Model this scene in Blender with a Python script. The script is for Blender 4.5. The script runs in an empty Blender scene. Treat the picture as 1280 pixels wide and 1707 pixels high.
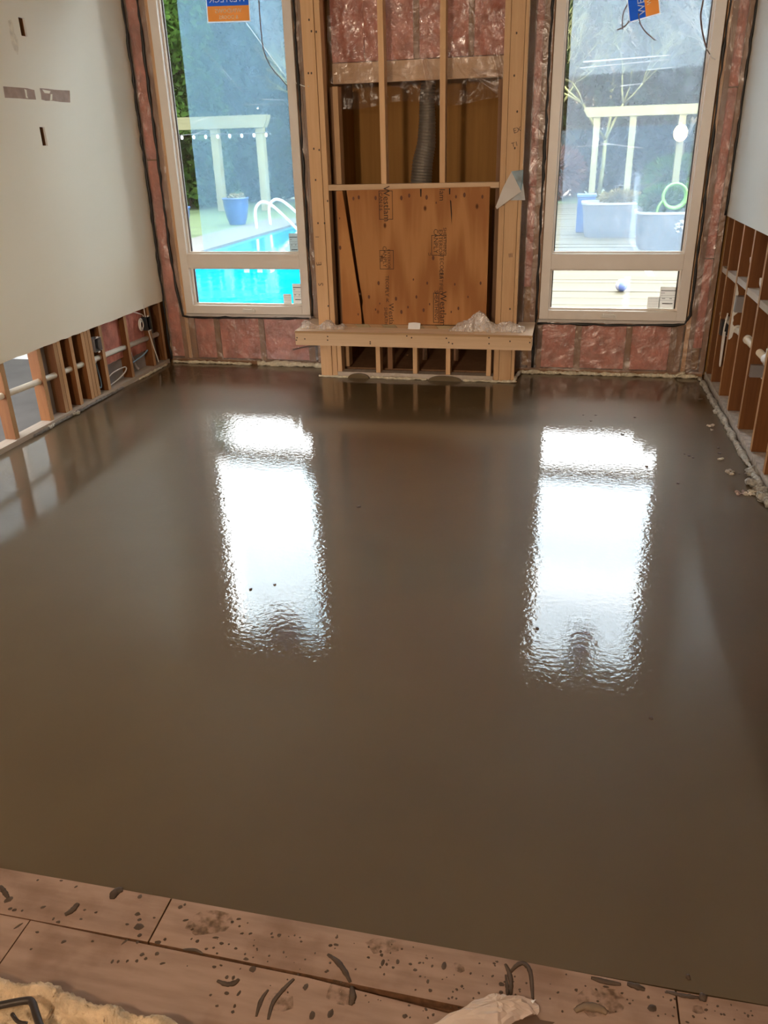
import bpy, math, random
import numpy as np
from mathutils import Vector, Matrix
random.seed(7)
RNG = np.random.default_rng(7)
S = bpy.context.scene
COL = S.collection

# ------------------------------------------------------------------ camera
FPX = 1330.79
YAW, PITCH, ROLL = -0.2250, 0.4282, -0.0276
CAM = Vector((0.0, 0.0, 1.65))
_f = Vector((math.sin(YAW) * math.cos(PITCH), math.cos(YAW) * math.cos(PITCH), -math.sin(PITCH)))
_r0 = Vector((math.cos(YAW), -math.sin(YAW), 0.0))
_u0 = _r0.cross(_f)
_r = math.cos(ROLL) * _r0 + math.sin(ROLL) * _u0
_u = -math.sin(ROLL) * _r0 + math.cos(ROLL) * _u0
cd = bpy.data.cameras.new('camera')
cd.sensor_fit = 'HORIZONTAL'
cd.sensor_width = 36.0
cd.lens = FPX * 36.0 / 1280.0
cd.clip_start = 0.02
cd.clip_end = 300
cam = bpy.data.objects.new('camera', cd)
COL.objects.link(cam)
cam.matrix_world = Matrix(((_r.x, _u.x, -_f.x, CAM.x), (_r.y, _u.y, -_f.y, CAM.y), (_r.z, _u.z, -_f.z, CAM.z), (0, 0, 0, 1)))
S.camera = cam

# ------------------------------------------------------------------ world: even overcast sky
w = bpy.data.worlds.new('overcast_sky')
S.world = w
w.use_nodes = True
bg = w.node_tree.nodes['Background']
bg.inputs[0].default_value = (0.95, 0.97, 1.0, 1)
bg.inputs[1].default_value = 12.0
S.view_settings.view_transform = 'Standard'
S.view_settings.look = 'None'
S.view_settings.exposure = 0.38
S.view_settings.gamma = 1.0
S.view_settings.use_curve_mapping = False

# ------------------------------------------------------------------ geometry helpers
def ray(px, py):
    return _f + _r * ((px - 640) / FPX) - _u * ((py - 853.5) / FPX)
def at_z(px, py, z=0.0):
    d = ray(px, py); return CAM + d * ((z - CAM.z) / d.z)
def at_y(px, py, y):
    d = ray(px, py); return CAM + d * (y / d.y)
def at_x(px, py, x):
    d = ray(px, py); return CAM + d * (x / d.x)

class MB:
    """collects shapes for one mesh"""
    def __init__(s):
        s.v = []; s.f = []; s.m = []
    def poly(s, pts, mi=0):
        n = len(s.v); s.v += [tuple(p) for p in pts]; s.f.append(tuple(range(n, n + len(pts)))); s.m.append(mi); return s
    def box(s, x0, x1, y0, y1, z0, z1, mi=0, mx=None, my=None, mz=None):
        n = len(s.v)
        s.v += [(x, y, z) for z in (z0, z1) for y in (y0, y1) for x in (x0, x1)]
        for q, k in (((0, 2, 3, 1), mz), ((4, 5, 7, 6), mz), ((0, 1, 5, 4), my), ((2, 6, 7, 3), my), ((0, 4, 6, 2), mx), ((1, 3, 7, 5), mx)):
            s.f.append(tuple(n + i for i in q)); s.m.append(mi if k is None else k)
        return s
    def prism(s, poly, y0, y1, mi=0):
        """polygon in (x,z) extruded along y; counter-clockwise seen from -y"""
        n = len(s.v); k = len(poly)
        s.v += [(x, y0, z) for x, z in poly] + [(x, y1, z) for x, z in poly]
        s.f.append(tuple(n + i for i in range(k))); s.m.append(mi)
        s.f.append(tuple(n + k + i for i in reversed(range(k)))); s.m.append(mi)
        for i in range(k):
            j = (i + 1) % k
            s.f.append((n + i, n + k + i, n + k + j, n + j)); s.m.append(mi)
        return s
    def prismz(s, poly, z0, z1, mi=0):
        n = len(s.v); k = len(poly)
        s.v += [(x, y, z0) for x, y in poly] + [(x, y, z1) for x, y in poly]
        s.f.append(tuple(n + i for i in reversed(range(k)))); s.m.append(mi)
        s.f.append(tuple(n + k + i for i in range(k))); s.m.append(mi)
        for i in range(k):
            j = (i + 1) % k
            s.f.append((n + i, n + j, n + k + j, n + k + i)); s.m.append(mi)
        return s
    def tube(s, pts, r, seg=10, caps=True, mi=0, closed=False, squash=None):
        pts = [Vector(p) for p in pts]
        k = len(pts); rs = r if isinstance(r, (list, tuple)) else [r] * k
        n0 = len(s.v); up = None
        for i, p in enumerate(pts):
            if closed: t = pts[(i + 1) % k] - pts[i - 1]
            else: t = pts[min(i + 1, k - 1)] - pts[max(i - 1, 0)]
            t.normalize()
            if up is None:
                a = Vector((0, 0, 1)) if abs(t.z) < 0.9 else Vector((1, 0, 0))
            else: a = up
            b = t.cross(a)
            if b.length < 1e-6: b = t.cross(Vector((0, 1, 0)))
            b.normalize(); up = b.cross(t).normalized()
            for j in range(seg):
                th = 2 * math.pi * j / seg
                s.v.append(tuple(p + rs[i] * (math.cos(th) * b + math.sin(th) * up)))
        rng = k if closed else k - 1
        for i in range(rng):
            for j in range(seg):
                a = n0 + i * seg + j; b_ = n0 + i * seg + (j + 1) % seg
                c = n0 + ((i + 1) % k) * seg + (j + 1) % seg; d = n0 + ((i + 1) % k) * seg + j
                s.f.append((a, d, c, b_)); s.m.append(mi)
        if caps and not closed:
            s.f.append(tuple(n0 + j for j in range(seg))); s.m.append(mi)
            s.f.append(tuple(n0 + (k - 1) * seg + j for j in reversed(range(seg)))); s.m.append(mi)
        return s
    def lathe(s, prof, c, seg=24, mi=0, cap=True):
        n0 = len(s.v); k = len(prof)
        for r, z in prof:
            for j in range(seg):
                th = 2 * math.pi * j / seg
                s.v.append((c[0] + r * math.cos(th), c[1] + r * math.sin(th), c[2] + z))
        for i in range(k - 1):
            for j in range(seg):
                s.f.append((n0 + i * seg + j, n0 + i * seg + (j + 1) % seg, n0 + (i + 1) * seg + (j + 1) % seg, n0 + (i + 1) * seg + j)); s.m.append(mi)
        if cap:
            s.f.append(tuple(n0 + j for j in reversed(range(seg)))); s.m.append(mi)
            s.f.append(tuple(n0 + (k - 1) * seg + j for j in range(seg))); s.m.append(mi)
        return s
    def grid(s, fn, nu, nv, mi=0, closed_u=False):
        n0 = len(s.v)
        for j in range(nv + 1):
            for i in range(nu + (0 if closed_u else 1)):
                s.v.append(tuple(fn(i / nu, j / nv)))
        wd = nu if closed_u else nu + 1
        for j in range(nv):
            for i in range(nu):
                a = n0 + j * wd + i; b = n0 + j * wd + (i + 1) % wd
                s.f.append((a, b, b + wd, a + wd)); s.m.append(mi)
        return s
    def blob(s, c, r, sz=(1, 1, 1), rough=0.25, seg=10, rings=6, mi=0, seed=0):
        R = random.Random(seed); n0 = len(s.v)
        for i in range(rings + 1):
            ph = math.pi * i / rings
            for j in range(seg):
                th = 2 * math.pi * j / seg
                k = r * (1 + rough * (R.random() - .5) * 2)
                s.v.append((c[0] + k * sz[0] * math.sin(ph) * math.cos(th), c[1] + k * sz[1] * math.sin(ph) * math.sin(th), c[2] + k * sz[2] * math.cos(ph)))
        for i in range(rings):
            for j in range(seg):
                s.f.append((n0 + i * seg + j, n0 + (i + 1) * seg + j, n0 + (i + 1) * seg + (j + 1) % seg, n0 + i * seg + (j + 1) % seg)); s.m.append(mi)
        return s

def wloc(o):
    v = Vector((0, 0, 0))
    while o is not None:
        v = v + o.location; o = o.parent
    return v
def obj(name, mb, mats, parent=None, origin=None, smooth=False, bevel=0.0):
    """one mesh object; mb holds world coordinates"""
    o0 = Vector(origin) if origin is not None else (wloc(parent) if parent is not None else Vector((0, 0, 0)))
    me = bpy.data.meshes.new(name)
    me.from_pydata([(v[0] - o0.x, v[1] - o0.y, v[2] - o0.z) for v in mb.v], [], mb.f)
    if not isinstance(mats, (list, tuple)): mats = [mats]
    for m in mats: me.materials.append(m)
    if len(mats) > 1: me.polygons.foreach_set('material_index', mb.m)
    if smooth: me.polygons.foreach_set('use_smooth', [True] * len(me.polygons))
    me.update()
    o = bpy.data.objects.new(name, me); COL.objects.link(o)
    if parent is not None:
        o.parent = parent; o.location = o0 - wloc(parent)
    else: o.location = o0
    if bevel:
        b = o.modifiers.new('bevel', 'BEVEL'); b.width = bevel; b.segments = 2; b.limit_method = 'ANGLE'
    return o
def tag(o, label=None, cat=None, group=None, kind=None):
    if label: o['label'] = label
    if cat: o['category'] = cat
    if group: o['group'] = group
    if kind: o['kind'] = kind
    return o
def thing(name, label, cat, loc=(0, 0, 0), group=None):
    o = bpy.data.objects.new(name, None); COL.objects.link(o); o.location = loc; o.empty_display_size = 0.05
    return tag(o, label, cat, group)
def setting(name, label, cat, loc=(0, 0, 0)):
    o = bpy.data.objects.new(name, None); COL.objects.link(o); o.location = loc; o.empty_display_size = 0.05
    return tag(o, label, cat, None, 'structure')
def copy_tree(o, parent=None):
    c = o.copy(); COL.objects.link(c); c.parent = parent
    for ch in list(o.children): copy_tree(ch, c)
    return c
def text_mb(s, size, M, mi=0):
    """lettering as flat mesh; M maps (x, y, 0) of the text to the world"""
    cu = bpy.data.curves.new('lettering', 'FONT'); cu.body = s; cu.size = size; cu.align_x = 'CENTER'; cu.align_y = 'CENTER'; cu.resolution_u = 2
    t = bpy.data.objects.new('lettering', cu); me = bpy.data.meshes.new_from_object(t)
    mb = MB(); mb.v = [tuple(M @ v.co) for v in me.vertices]; mb.f = [tuple(p.vertices) for p in me.polygons]; mb.m = [mi] * len(mb.f)
    bpy.data.objects.remove(t); bpy.data.curves.remove(cu); bpy.data.meshes.remove(me)
    return mb

# ------------------------------------------------------------------ materials
def newmat(name):
    m = bpy.data.materials.new(name); m.use_nodes = True
    nt = m.node_tree; nt.nodes.clear()
    out = nt.nodes.new('ShaderNodeOutputMaterial')
    return m, nt, out
def N(nt, typ, **kw):
    n = nt.nodes.new(typ)
    for k, v in kw.items():
        if k.startswith('i_'): n.inputs[k[2:].replace('_', ' ')].default_value = v
        else: setattr(n, k, v)
    return n
def coords(nt, scale=(1, 1, 1), rnd=True):
    tc = N(nt, 'ShaderNodeTexCoord'); mp = N(nt, 'ShaderNodeMapping'); mp.inputs['Scale'].default_value = scale
    nt.links.new(tc.outputs['Object'], mp.inputs['Vector'])
    if rnd:
        oi = N(nt, 'ShaderNodeObjectInfo'); mu = N(nt, 'ShaderNodeMath', operation='MULTIPLY'); mu.inputs[1].default_value = 37.0
        nt.links.new(oi.outputs['Random'], mu.inputs[0]); nt.links.new(mu.outputs[0], mp.inputs['Location'])
    return mp
def ramp(nt, stops):
    r = N(nt, 'ShaderNodeValToRGB'); e = r.color_ramp.elements
    while len(e) < len(stops): e.new(0.5)
    for k, (p, c) in zip(e, stops): k.position = p; k.color = (c[0], c[1], c[2], 1)
    return r
def plain(name, col, rough=0.6, metal=0.0, var=0.08, scale=8.0, bump=0.0, bscale=60.0, spec=0.5, emit=0.0):
    m, nt, out = newmat(name)
    b = N(nt, 'ShaderNodeBsdfPrincipled'); b.inputs['Roughness'].default_value = rough; b.inputs['Metallic'].default_value = metal
    b.inputs['Specular IOR Level'].default_value = spec
    mp = coords(nt)
    n = N(nt, 'ShaderNodeTexNoise'); n.inputs['Scale'].default_value = scale; n.inputs['Detail'].default_value = 4
    nt.links.new(mp.outputs[0], n.inputs['Vector'])
    r = ramp(nt, [(0.3, [c * (1 - var) for c in col]), (0.7, [min(1, c * (1 + var)) for c in col])])
    nt.links.new(n.outputs['Fac'], r.inputs[0]); nt.links.new(r.outputs[0], b.inputs['Base Color'])
    if bump:
        n2 = N(nt, 'ShaderNodeTexNoise'); n2.inputs['Scale'].default_value = bscale; n2.inputs['Detail'].default_value = 5
        nt.links.new(mp.outputs[0], n2.inputs['Vector'])
        bp = N(nt, 'ShaderNodeBump'); bp.inputs['Strength'].default_value = bump; bp.inputs['Distance'].default_value = 0.02
        nt.links.new(n2.outputs['Fac'], bp.inputs['Height']); nt.links.new(bp.outputs[0], b.inputs['Normal'])
    if emit:
        b.inputs['Emission Color'].default_value = (*col, 1); b.inputs['Emission Strength'].default_value = emit
    nt.links.new(b.outputs[0], out.inputs[0])
    return m
def wood(name, light, dark, axis='z', fine=55.0, stretch=0.05, knots=0.0, rough=0.65, figure=0.0):
    m, nt, out = newmat(name)
    sc = [1, 1, 1]; sc['xyz'.index(axis)] = stretch
    mp = coords(nt, sc)
    n = N(nt, 'ShaderNodeTexNoise'); n.inputs['Scale'].default_value = fine; n.inputs['Detail'].default_value = 6; n.inputs['Roughness'].default_value = 0.65
    nt.links.new(mp.outputs[0], n.inputs['Vector'])
    n2 = N(nt, 'ShaderNodeTexNoise'); n2.inputs['Scale'].default_value = 9; n2.inputs['Detail'].default_value = 3; n2.inputs['Distortion'].default_value = 1.2
    nt.links.new(mp.outputs[0], n2.inputs['Vector'])
    mx = N(nt, 'ShaderNodeMix'); mx.data_type = 'FLOAT'; mx.inputs[0].default_value = 0.5
    nt.links.new(n.outputs['Fac'], mx.inputs[2]); nt.links.new(n2.outputs['Fac'], mx.inputs[3])
    fac = mx.outputs[0]
    if figure:
        wv = N(nt, 'ShaderNodeTexWave'); wv.wave_type = 'RINGS'; wv.inputs['Scale'].default_value = 6; wv.inputs['Distortion'].default_value = 7; wv.inputs['Detail'].default_value = 3
        nt.links.new(mp.outputs[0], wv.inputs['Vector'])
        m2 = N(nt, 'ShaderNodeMix'); m2.data_type = 'FLOAT'; m2.inputs[0].default_value = figure
        nt.links.new(fac, m2.inputs[2]); nt.links.new(wv.outputs['Fac'], m2.inputs[3]); fac = m2.outputs[0]
    r = ramp(nt, [(0.32, dark), (0.5, [(a + b) / 2 for a, b in zip(light, dark)]), (0.66, light)])
    nt.links.new(fac, r.inputs[0]); col = r.outputs[0]
    if knots:
        sk = [1, 1, 1]; sk['xyz'.index(axis)] = 0.6
        mk = coords(nt, sk)
        v = N(nt, 'ShaderNodeTexVoronoi'); v.inputs['Scale'].default_value = knots
        nt.links.new(mk.outputs[0], v.inputs['Vector'])
        rk = ramp(nt, [(0.035, (0, 0, 0)), (0.09, (1, 1, 1))])
        nt.links.new(v.outputs['Distance'], rk.inputs[0])
        mc = N(nt, 'ShaderNodeMix'); mc.data_type = 'RGBA'
        nt.links.new(rk.outputs[0], mc.inputs[0]); mc.inputs[6].default_value = (dark[0] * .3, dark[1] * .25, dark[2] * .2, 1)
        nt.links.new(col, mc.inputs[7]); col = mc.outputs[2]
    oi = N(nt, 'ShaderNodeObjectInfo'); hs = N(nt, 'ShaderNodeHueSaturation')
    mr = N(nt, 'ShaderNodeMapRange'); mr.inputs[3].default_value = 0.85; mr.inputs[4].default_value = 1.15
    nt.links.new(oi.outputs['Random'], mr.inputs[0]); nt.links.new(mr.outputs[0], hs.inputs['Value']); nt.links.new(col, hs.inputs['Color'])
    b = N(nt, 'ShaderNodeBsdfPrincipled'); b.inputs['Roughness'].default_value = rough; b.inputs['Specular IOR Level'].default_value = 0.25
    nt.links.new(hs.outputs[0], b.inputs['Base Color'])
    bp = N(nt, 'ShaderNodeBump'); bp.inputs['Strength'].default_value = 0.15; bp.inputs['Distance'].default_value = 0.005
    nt.links.new(n.outputs['Fac'], bp.inputs['Height']); nt.links.new(bp.outputs[0], b.inputs['Normal'])
    nt.links.new(b.outputs[0], out.inputs[0])
    return m
def sheet(name, tint, haze, hazecol, gloss=0.08, rough=0.15, wrinkle=0.35, wscale=6.0, streak=0.0, translucent=True, thr=(0.45, 0.8)):
    """thin clear plastic: see-through, partly scattering, shiny along its wrinkles"""
    m, nt, out = newmat(name)
    mp = coords(nt)
    n = N(nt, 'ShaderNodeTexNoise'); n.inputs['Scale'].default_value = wscale; n.inputs['Detail'].default_value = 6; n.inputs['Distortion'].default_value = 1.5
    nt.links.new(mp.outputs[0], n.inputs['Vector'])
    bp = N(nt, 'ShaderNodeBump'); bp.inputs['Strength'].default_value = wrinkle; bp.inputs['Distance'].default_value = 0.03
    nt.links.new(n.outputs['Fac'], bp.inputs['Height'])
    tr = N(nt, 'ShaderNodeBsdfTransparent'); tr.inputs[0].default_value = (*tint, 1)
    sc = N(nt, 'ShaderNodeBsdfTranslucent' if translucent else 'ShaderNodeBsdfDiffuse'); sc.inputs[0].default_value = (*hazecol, 1)
    gl = N(nt, 'ShaderNodeBsdfGlossy'); gl.inputs['Roughness'].default_value = rough; gl.inputs[0].default_value = (1, 1, 1, 1)
    nt.links.new(bp.outputs[0], gl.inputs['Normal'])
    r = ramp(nt, [(thr[0], (haze, haze, haze)), (thr[1], (min(1, haze + streak),) * 3)])
    n3 = N(nt, 'ShaderNodeTexNoise'); n3.inputs['Scale'].default_value = wscale * 2.3; n3.inputs['Detail'].default_value = 8; n3.inputs['Distortion'].default_value = 3
    mp2 = coords(nt, (1.0, 1.0, 0.5)); nt.links.new(mp2.outputs[0], n3.inputs['Vector'])
    nt.links.new(n3.outputs['Fac'], r.inputs[0])
    m1 = N(nt, 'ShaderNodeMixShader'); nt.links.new(r.outputs[0], m1.inputs[0]); nt.links.new(tr.outputs[0], m1.inputs[1]); nt.links.new(sc.outputs[0], m1.inputs[2])
    m2 = N(nt, 'ShaderNodeMixShader'); m2.inputs[0].default_value = gloss
    nt.links.new(m1.outputs[0], m2.inputs[1]); nt.links.new(gl.outputs[0], m2.inputs[2])
    nt.links.new(m2.outputs[0], out.inputs[0])
    return m
def leafmat(name, c1, c2, rough=0.6):
    m, nt, out = newmat(name)
    mp = coords(nt); n = N(nt, 'ShaderNodeTexNoise'); n.inputs['Scale'].default_value = 3.0; n.inputs['Detail'].default_value = 3
    nt.links.new(mp.outputs[0], n.inputs['Vector']); r = ramp(nt, [(0.35, c1), (0.65, c2)]); nt.links.new(n.outputs['Fac'], r.inputs[0])
    d = N(nt, 'ShaderNodeBsdfDiffuse'); t = N(nt, 'ShaderNodeBsdfTranslucent'); mx = N(nt, 'ShaderNodeMixShader'); mx.inputs[0].default_value = 0.3
    nt.links.new(r.outputs[0], d.inputs[0]); nt.links.new(r.outputs[0], t.inputs[0])
    nt.links.new(d.outputs[0], mx.inputs[1]); nt.links.new(t.outputs[0], mx.inputs[2]); nt.links.new(mx.outputs[0], out.inputs[0])
    return m

def screed_mat():
    m, nt, out = newmat('wet_screed')
    tc = N(nt, 'ShaderNodeTexCoord')
    n = N(nt, 'ShaderNodeTexNoise'); n.inputs['Scale'].default_value = 1.3; n.inputs['Detail'].default_value = 5
    nt.links.new(tc.outputs['Object'], n.inputs['Vector'])
    r = ramp(nt, [(0.35, (0.082, 0.053, 0.022)), (0.65, (0.100, 0.068, 0.031))]); nt.links.new(n.outputs['Fac'], r.inputs[0])
    b = N(nt, 'ShaderNodeBsdfPrincipled'); b.inputs['Roughness'].default_value = 0.62; b.inputs['IOR'].default_value = 1.55
    b.inputs['Specular Tint'].default_value = (1.0, 0.82, 0.57, 1); b.inputs['Coat Weight'].default_value = 1.0; b.inputs['Coat Roughness'].default_value = 0.03; b.inputs['Coat IOR'].default_value = 1.50
    nt.links.new(r.outputs[0], b.inputs['Base Color'])
    a = N(nt, 'ShaderNodeTexNoise'); a.inputs['Scale'].default_value = 46; a.inputs['Detail'].default_value = 2
    c = N(nt, 'ShaderNodeTexNoise'); c.inputs['Scale'].default_value = 3.0; c.inputs['Detail'].default_value = 2
    nt.links.new(tc.outputs['Object'], a.inputs['Vector']); nt.links.new(tc.outputs['Object'], c.inputs['Vector'])
    b1 = N(nt, 'ShaderNodeBump'); b1.inputs['Strength'].default_value = 0.58; b1.inputs['Distance'].default_value = 0.0011
    b2 = N(nt, 'ShaderNodeBump'); b2.inputs['Strength'].default_value = 0.2; b2.inputs['Distance'].default_value = 0.002
    nt.links.new(c.outputs['Fac'], b2.inputs['Height']); nt.links.new(a.outputs['Fac'], b1.inputs['Height']); nt.links.new(b2.outputs[0], b1.inputs['Normal'])
    nt.links.new(b1.outputs[0], b.inputs['Coat Normal'])
    nt.links.new(b.outputs[0], out.inputs[0])
    return m
def glass_mat():
    m, nt, out = newmat('window_glass')
    tr = N(nt, 'ShaderNodeBsdfTransparent'); tr.inputs[0].default_value = (0.97, 0.985, 0.98, 1)
    gl = N(nt, 'ShaderNodeBsdfGlossy'); gl.inputs['Roughness'].default_value = 0.0
    fr = N(nt, 'ShaderNodeFresnel'); fr.inputs[0].default_value = 1.45
    mx = N(nt, 'ShaderNodeMixShader'); nt.links.new(fr.outputs[0], mx.inputs[0]); nt.links.new(tr.outputs[0], mx.inputs[1]); nt.links.new(gl.outputs[0], mx.inputs[2])
    nt.links.new(mx.outputs[0], out.inputs[0]); return m
def drywall_mat(name, col):
    m, nt, out = newmat(name)
    tc = N(nt, 'ShaderNodeTexCoord')
    n = N(nt, 'ShaderNodeTexNoise'); n.inputs['Scale'].default_value = 0.9; n.inputs['Detail'].default_value = 3
    nt.links.new(tc.outputs['Object'], n.inputs['Vector'])
    r = ramp(nt, [(0.3, [c * .97 for c in col]), (0.7, col)]); nt.links.new(n.outputs['Fac'], r.inputs[0])
    b = N(nt, 'ShaderNodeBsdfPrincipled'); b.inputs['Roughness'].default_value = 0.55; b.inputs['Specular IOR Level'].default_value = 0.3
    nt.links.new(r.outputs[0], b.inputs['Base Color'])
    a = N(nt, 'ShaderNodeTexNoise'); a.inputs['Scale'].default_value = 180; nt.links.new(tc.outputs['Object'], a.inputs['Vector'])
    bp = N(nt, 'ShaderNodeBump'); bp.inputs['Strength'].default_value = 0.08; bp.inputs['Distance'].default_value = 0.004
    nt.links.new(a.outputs['Fac'], bp.inputs['Height']); nt.links.new(bp.outputs[0], b.inputs['Normal'])
    nt.links.new(b.outputs[0], out.inputs[0]); return m
def subfloor_mat():
    m, nt, out = newmat('worn_subfloor_plywood')
    mp = coords(nt, (0.15, 1, 1)); n = N(nt, 'ShaderNodeTexNoise'); n.inputs['Scale'].default_value = 40; n.inputs['Detail'].default_value = 5
    nt.links.new(mp.outputs[0], n.inputs['Vector'])
    mp2 = coords(nt); n2 = N(nt, 'ShaderNodeTexNoise'); n2.inputs['Scale'].default_value = 7; n2.inputs['Detail'].default_value = 6
    nt.links.new(mp2.outputs[0], n2.inputs['Vector'])
    r = ramp(nt, [(0.35, (0.32, 0.212, 0.158)), (0.65, (0.41, 0.278, 0.212))]); nt.links.new(n.outputs['Fac'], r.inputs[0])
    r2 = ramp(nt, [(0.34, (0.78, 0.74, 0.70)), (0.48, (1, 1, 1))]); nt.links.new(n2.outputs['Fac'], r2.inputs[0])
    mx = N(nt, 'ShaderNodeMix'); mx.data_type = 'RGBA'; mx.blend_type = 'MULTIPLY'; mx.inputs[0].default_value = 1
    nt.links.new(r.outputs[0], mx.inputs[6]); nt.links.new(r2.outputs[0], mx.inputs[7])
    b = N(nt, 'ShaderNodeBsdfPrincipled'); b.inputs['Roughness'].default_value = 0.7; b.inputs['Specular IOR Level'].default_value = 0.25
    nt.links.new(mx.outputs[2], b.inputs['Base Color']); nt.links.new(b.outputs[0], out.inputs[0]); return m
def water_mat():
    m, nt, out = newmat('pool_water')
    tc = N(nt, 'ShaderNodeTexCoord')
    n = N(nt, 'ShaderNodeTexNoise'); n.inputs['Scale'].default_value = 2.2; n.inputs['Detail'].default_value = 3
    nt.links.new(tc.outputs['Object'], n.inputs['Vector'])
    r = ramp(nt, [(0.35, (0.0, 0.115, 0.215)), (0.7, (0.002, 0.165, 0.27))]); nt.links.new(n.outputs['Fac'], r.inputs[0])
    b = N(nt, 'ShaderNodeBsdfPrincipled'); b.inputs['Roughness'].default_value = 0.08; b.inputs['IOR'].default_value = 1.15
    nt.links.new(r.outputs[0], b.inputs['Base Color'])
    bp = N(nt, 'ShaderNodeBump'); bp.inputs['Strength'].default_value = 0.2; bp.inputs['Distance'].default_value = 0.03
    nt.links.new(n.outputs['Fac'], bp.inputs['Height']); nt.links.new(bp.outputs[0], b.inputs['Normal'])
    nt.links.new(b.outputs[0], out.inputs[0]); return m

M_SCREED = screed_mat()
M_GLASS = glass_mat()
M_WALL = drywall_mat('cream_painted_drywall', (0.90, 0.83, 0.68))
M_WALLR = drywall_mat('pale_grey_painted_drywall', (0.82, 0.81, 0.75))
M_CEIL = drywall_mat('ceiling_drywall', (0.80, 0.77, 0.72))
M_GYP = plain('gypsum_core', (0.72, 0.70, 0.66), 0.9)
M_PAPER = plain('torn_brown_paper', (0.42, 0.30, 0.24), 0.85, var=0.15, scale=20)
M_GREYB = plain('grey_drywall_paper', (0.36, 0.34, 0.33), 0.9, var=0.12, scale=6)
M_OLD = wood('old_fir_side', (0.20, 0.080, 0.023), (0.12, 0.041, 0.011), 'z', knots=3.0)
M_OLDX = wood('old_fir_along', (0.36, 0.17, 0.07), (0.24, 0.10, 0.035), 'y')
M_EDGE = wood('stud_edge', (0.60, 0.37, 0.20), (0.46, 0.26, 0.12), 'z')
M_PLATE = wood('dusty_plate', (0.62, 0.53, 0.44), (0.48, 0.39, 0.31), 'y')
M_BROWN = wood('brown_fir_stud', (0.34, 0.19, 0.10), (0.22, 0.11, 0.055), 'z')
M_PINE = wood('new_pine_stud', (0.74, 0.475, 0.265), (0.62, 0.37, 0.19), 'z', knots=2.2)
M_PINEX = wood('new_pine_board', (0.76, 0.54, 0.35), (0.64, 0.43, 0.26), 'x', knots=2.0)
M_SHELF = wood('pale_plywood_top', (0.82, 0.64, 0.47), (0.70, 0.52, 0.36), 'x')
M_PLYEDGE = wood('plywood_edge', (0.44, 0.28, 0.15), (0.30, 0.17, 0.08), 'x', fine=120)
M_PLY = wood('orange_fir_plywood', (0.53, 0.245, 0.085), (0.39, 0.155, 0.045), 'z', fine=26, stretch=0.09, knots=6.5, figure=0.35)
M_OSB = wood('amber_chase_panel', (0.42, 0.21, 0.05), (0.30, 0.14, 0.03), 'z', fine=20)
M_DARK = plain('dark_gap', (0.012, 0.009, 0.007), 0.9)
M_INK = plain('black_stamp_ink', (0.045, 0.022, 0.012), 0.8)
M_PENCIL = plain('pencil_marks', (0.10, 0.07, 0.05), 0.8)
M_PINK = plain('pink_fibreglass', (0.58, 0.225, 0.172), 0.95, var=0.28, scale=9, bump=0.9, bscale=22)
M_VAPOR = sheet('clear_vapour_barrier', (0.93, 0.89, 0.87), 0.10, (0.75, 0.66, 0.60), gloss=0.07, rough=0.22, wrinkle=0.9, wscale=7, streak=0.18, translucent=False)
M_HANG = sheet('hanging_vapour_barrier', (0.95, 0.92, 0.90), 0.05, (0.85, 0.72, 0.64), gloss=0.13, rough=0.12, wrinkle=1.0, wscale=9, streak=0.12, translucent=False)
M_BAG = sheet('crumpled_milky_plastic', (0.95, 0.92, 0.90), 0.30, (0.90, 0.83, 0.79), gloss=0.16, rough=0.2, wrinkle=0.6, wscale=18, streak=0.25, translucent=False)
M_FILM = sheet('blue_protective_film', (0.80, 0.90, 0.95), 0.20, (0.40, 0.69, 0.93), gloss=0.03, rough=0.1, wrinkle=0.3, wscale=2.4, streak=0.16, thr=(0.55, 0.85))
M_FILM2 = sheet('grey_protective_film', (0.90, 0.94, 0.97), 0.14, (0.66, 0.80, 0.98), gloss=0.03, rough=0.1, wrinkle=0.4, wscale=2.6, streak=0.14, thr=(0.52, 0.82))
M_FILM3 = sheet('thin_blue_film', (0.84, 0.91, 0.96), 0.07, (0.50, 0.74, 1.0), gloss=0.03, rough=0.1, wrinkle=0.3, wscale=2.4, streak=0.08, thr=(0.55, 0.85))
M_SEAL = plain('black_acoustic_sealant', (0.012, 0.011, 0.010), 0.45)
M_FRAME = plain('white_vinyl', (0.80, 0.73, 0.66), 0.4, var=0.02)
M_GASK = plain('grey_gasket', (0.08, 0.08, 0.085), 0.6)
M_WHITE = plain('white_plastic', (0.80, 0.77, 0.72), 0.4, var=0.03)
M_LABEL = leafmat('label_paper', (0.58, 0.53, 0.46), (0.62, 0.57, 0.50))
M_LINE = plain('label_print', (0.12, 0.10, 0.09), 0.8)
M_BLUE = leafmat('sticker_blue', (0.02, 0.085, 0.36), (0.022, 0.09, 0.38))
M_ORANGE = leafmat('sticker_orange', (0.62, 0.19, 0.035), (0.66, 0.20, 0.04))
M_STB = leafmat('sticker_backing', (0.6, 0.6, 0.6), (0.62, 0.62, 0.62))
M_STL = leafmat('sticker_letter_white', (0.9, 0.85, 0.8), (0.92, 0.88, 0.84))
M_STW = plain('sticker_white', (0.85, 0.85, 0.85), 0.5, var=0.02)
M_FOAM = plain('cream_spray_foam', (0.74, 0.66, 0.50), 0.85, var=0.2, scale=30, bump=0.8, bscale=90)
M_FOAMG = plain('grey_crusted_foam', (0.56, 0.53, 0.46), 0.7, var=0.3, scale=45, bump=1.0, bscale=110)
M_PVC = plain('cream_pvc', (0.78, 0.72, 0.60), 0.4, var=0.06)
M_BOX = plain('galvanised_box', (0.33, 0.32, 0.33), 0.4, 0.6)
M_BLACK = plain('black_plastic', (0.02, 0.02, 0.022), 0.4)
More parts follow.
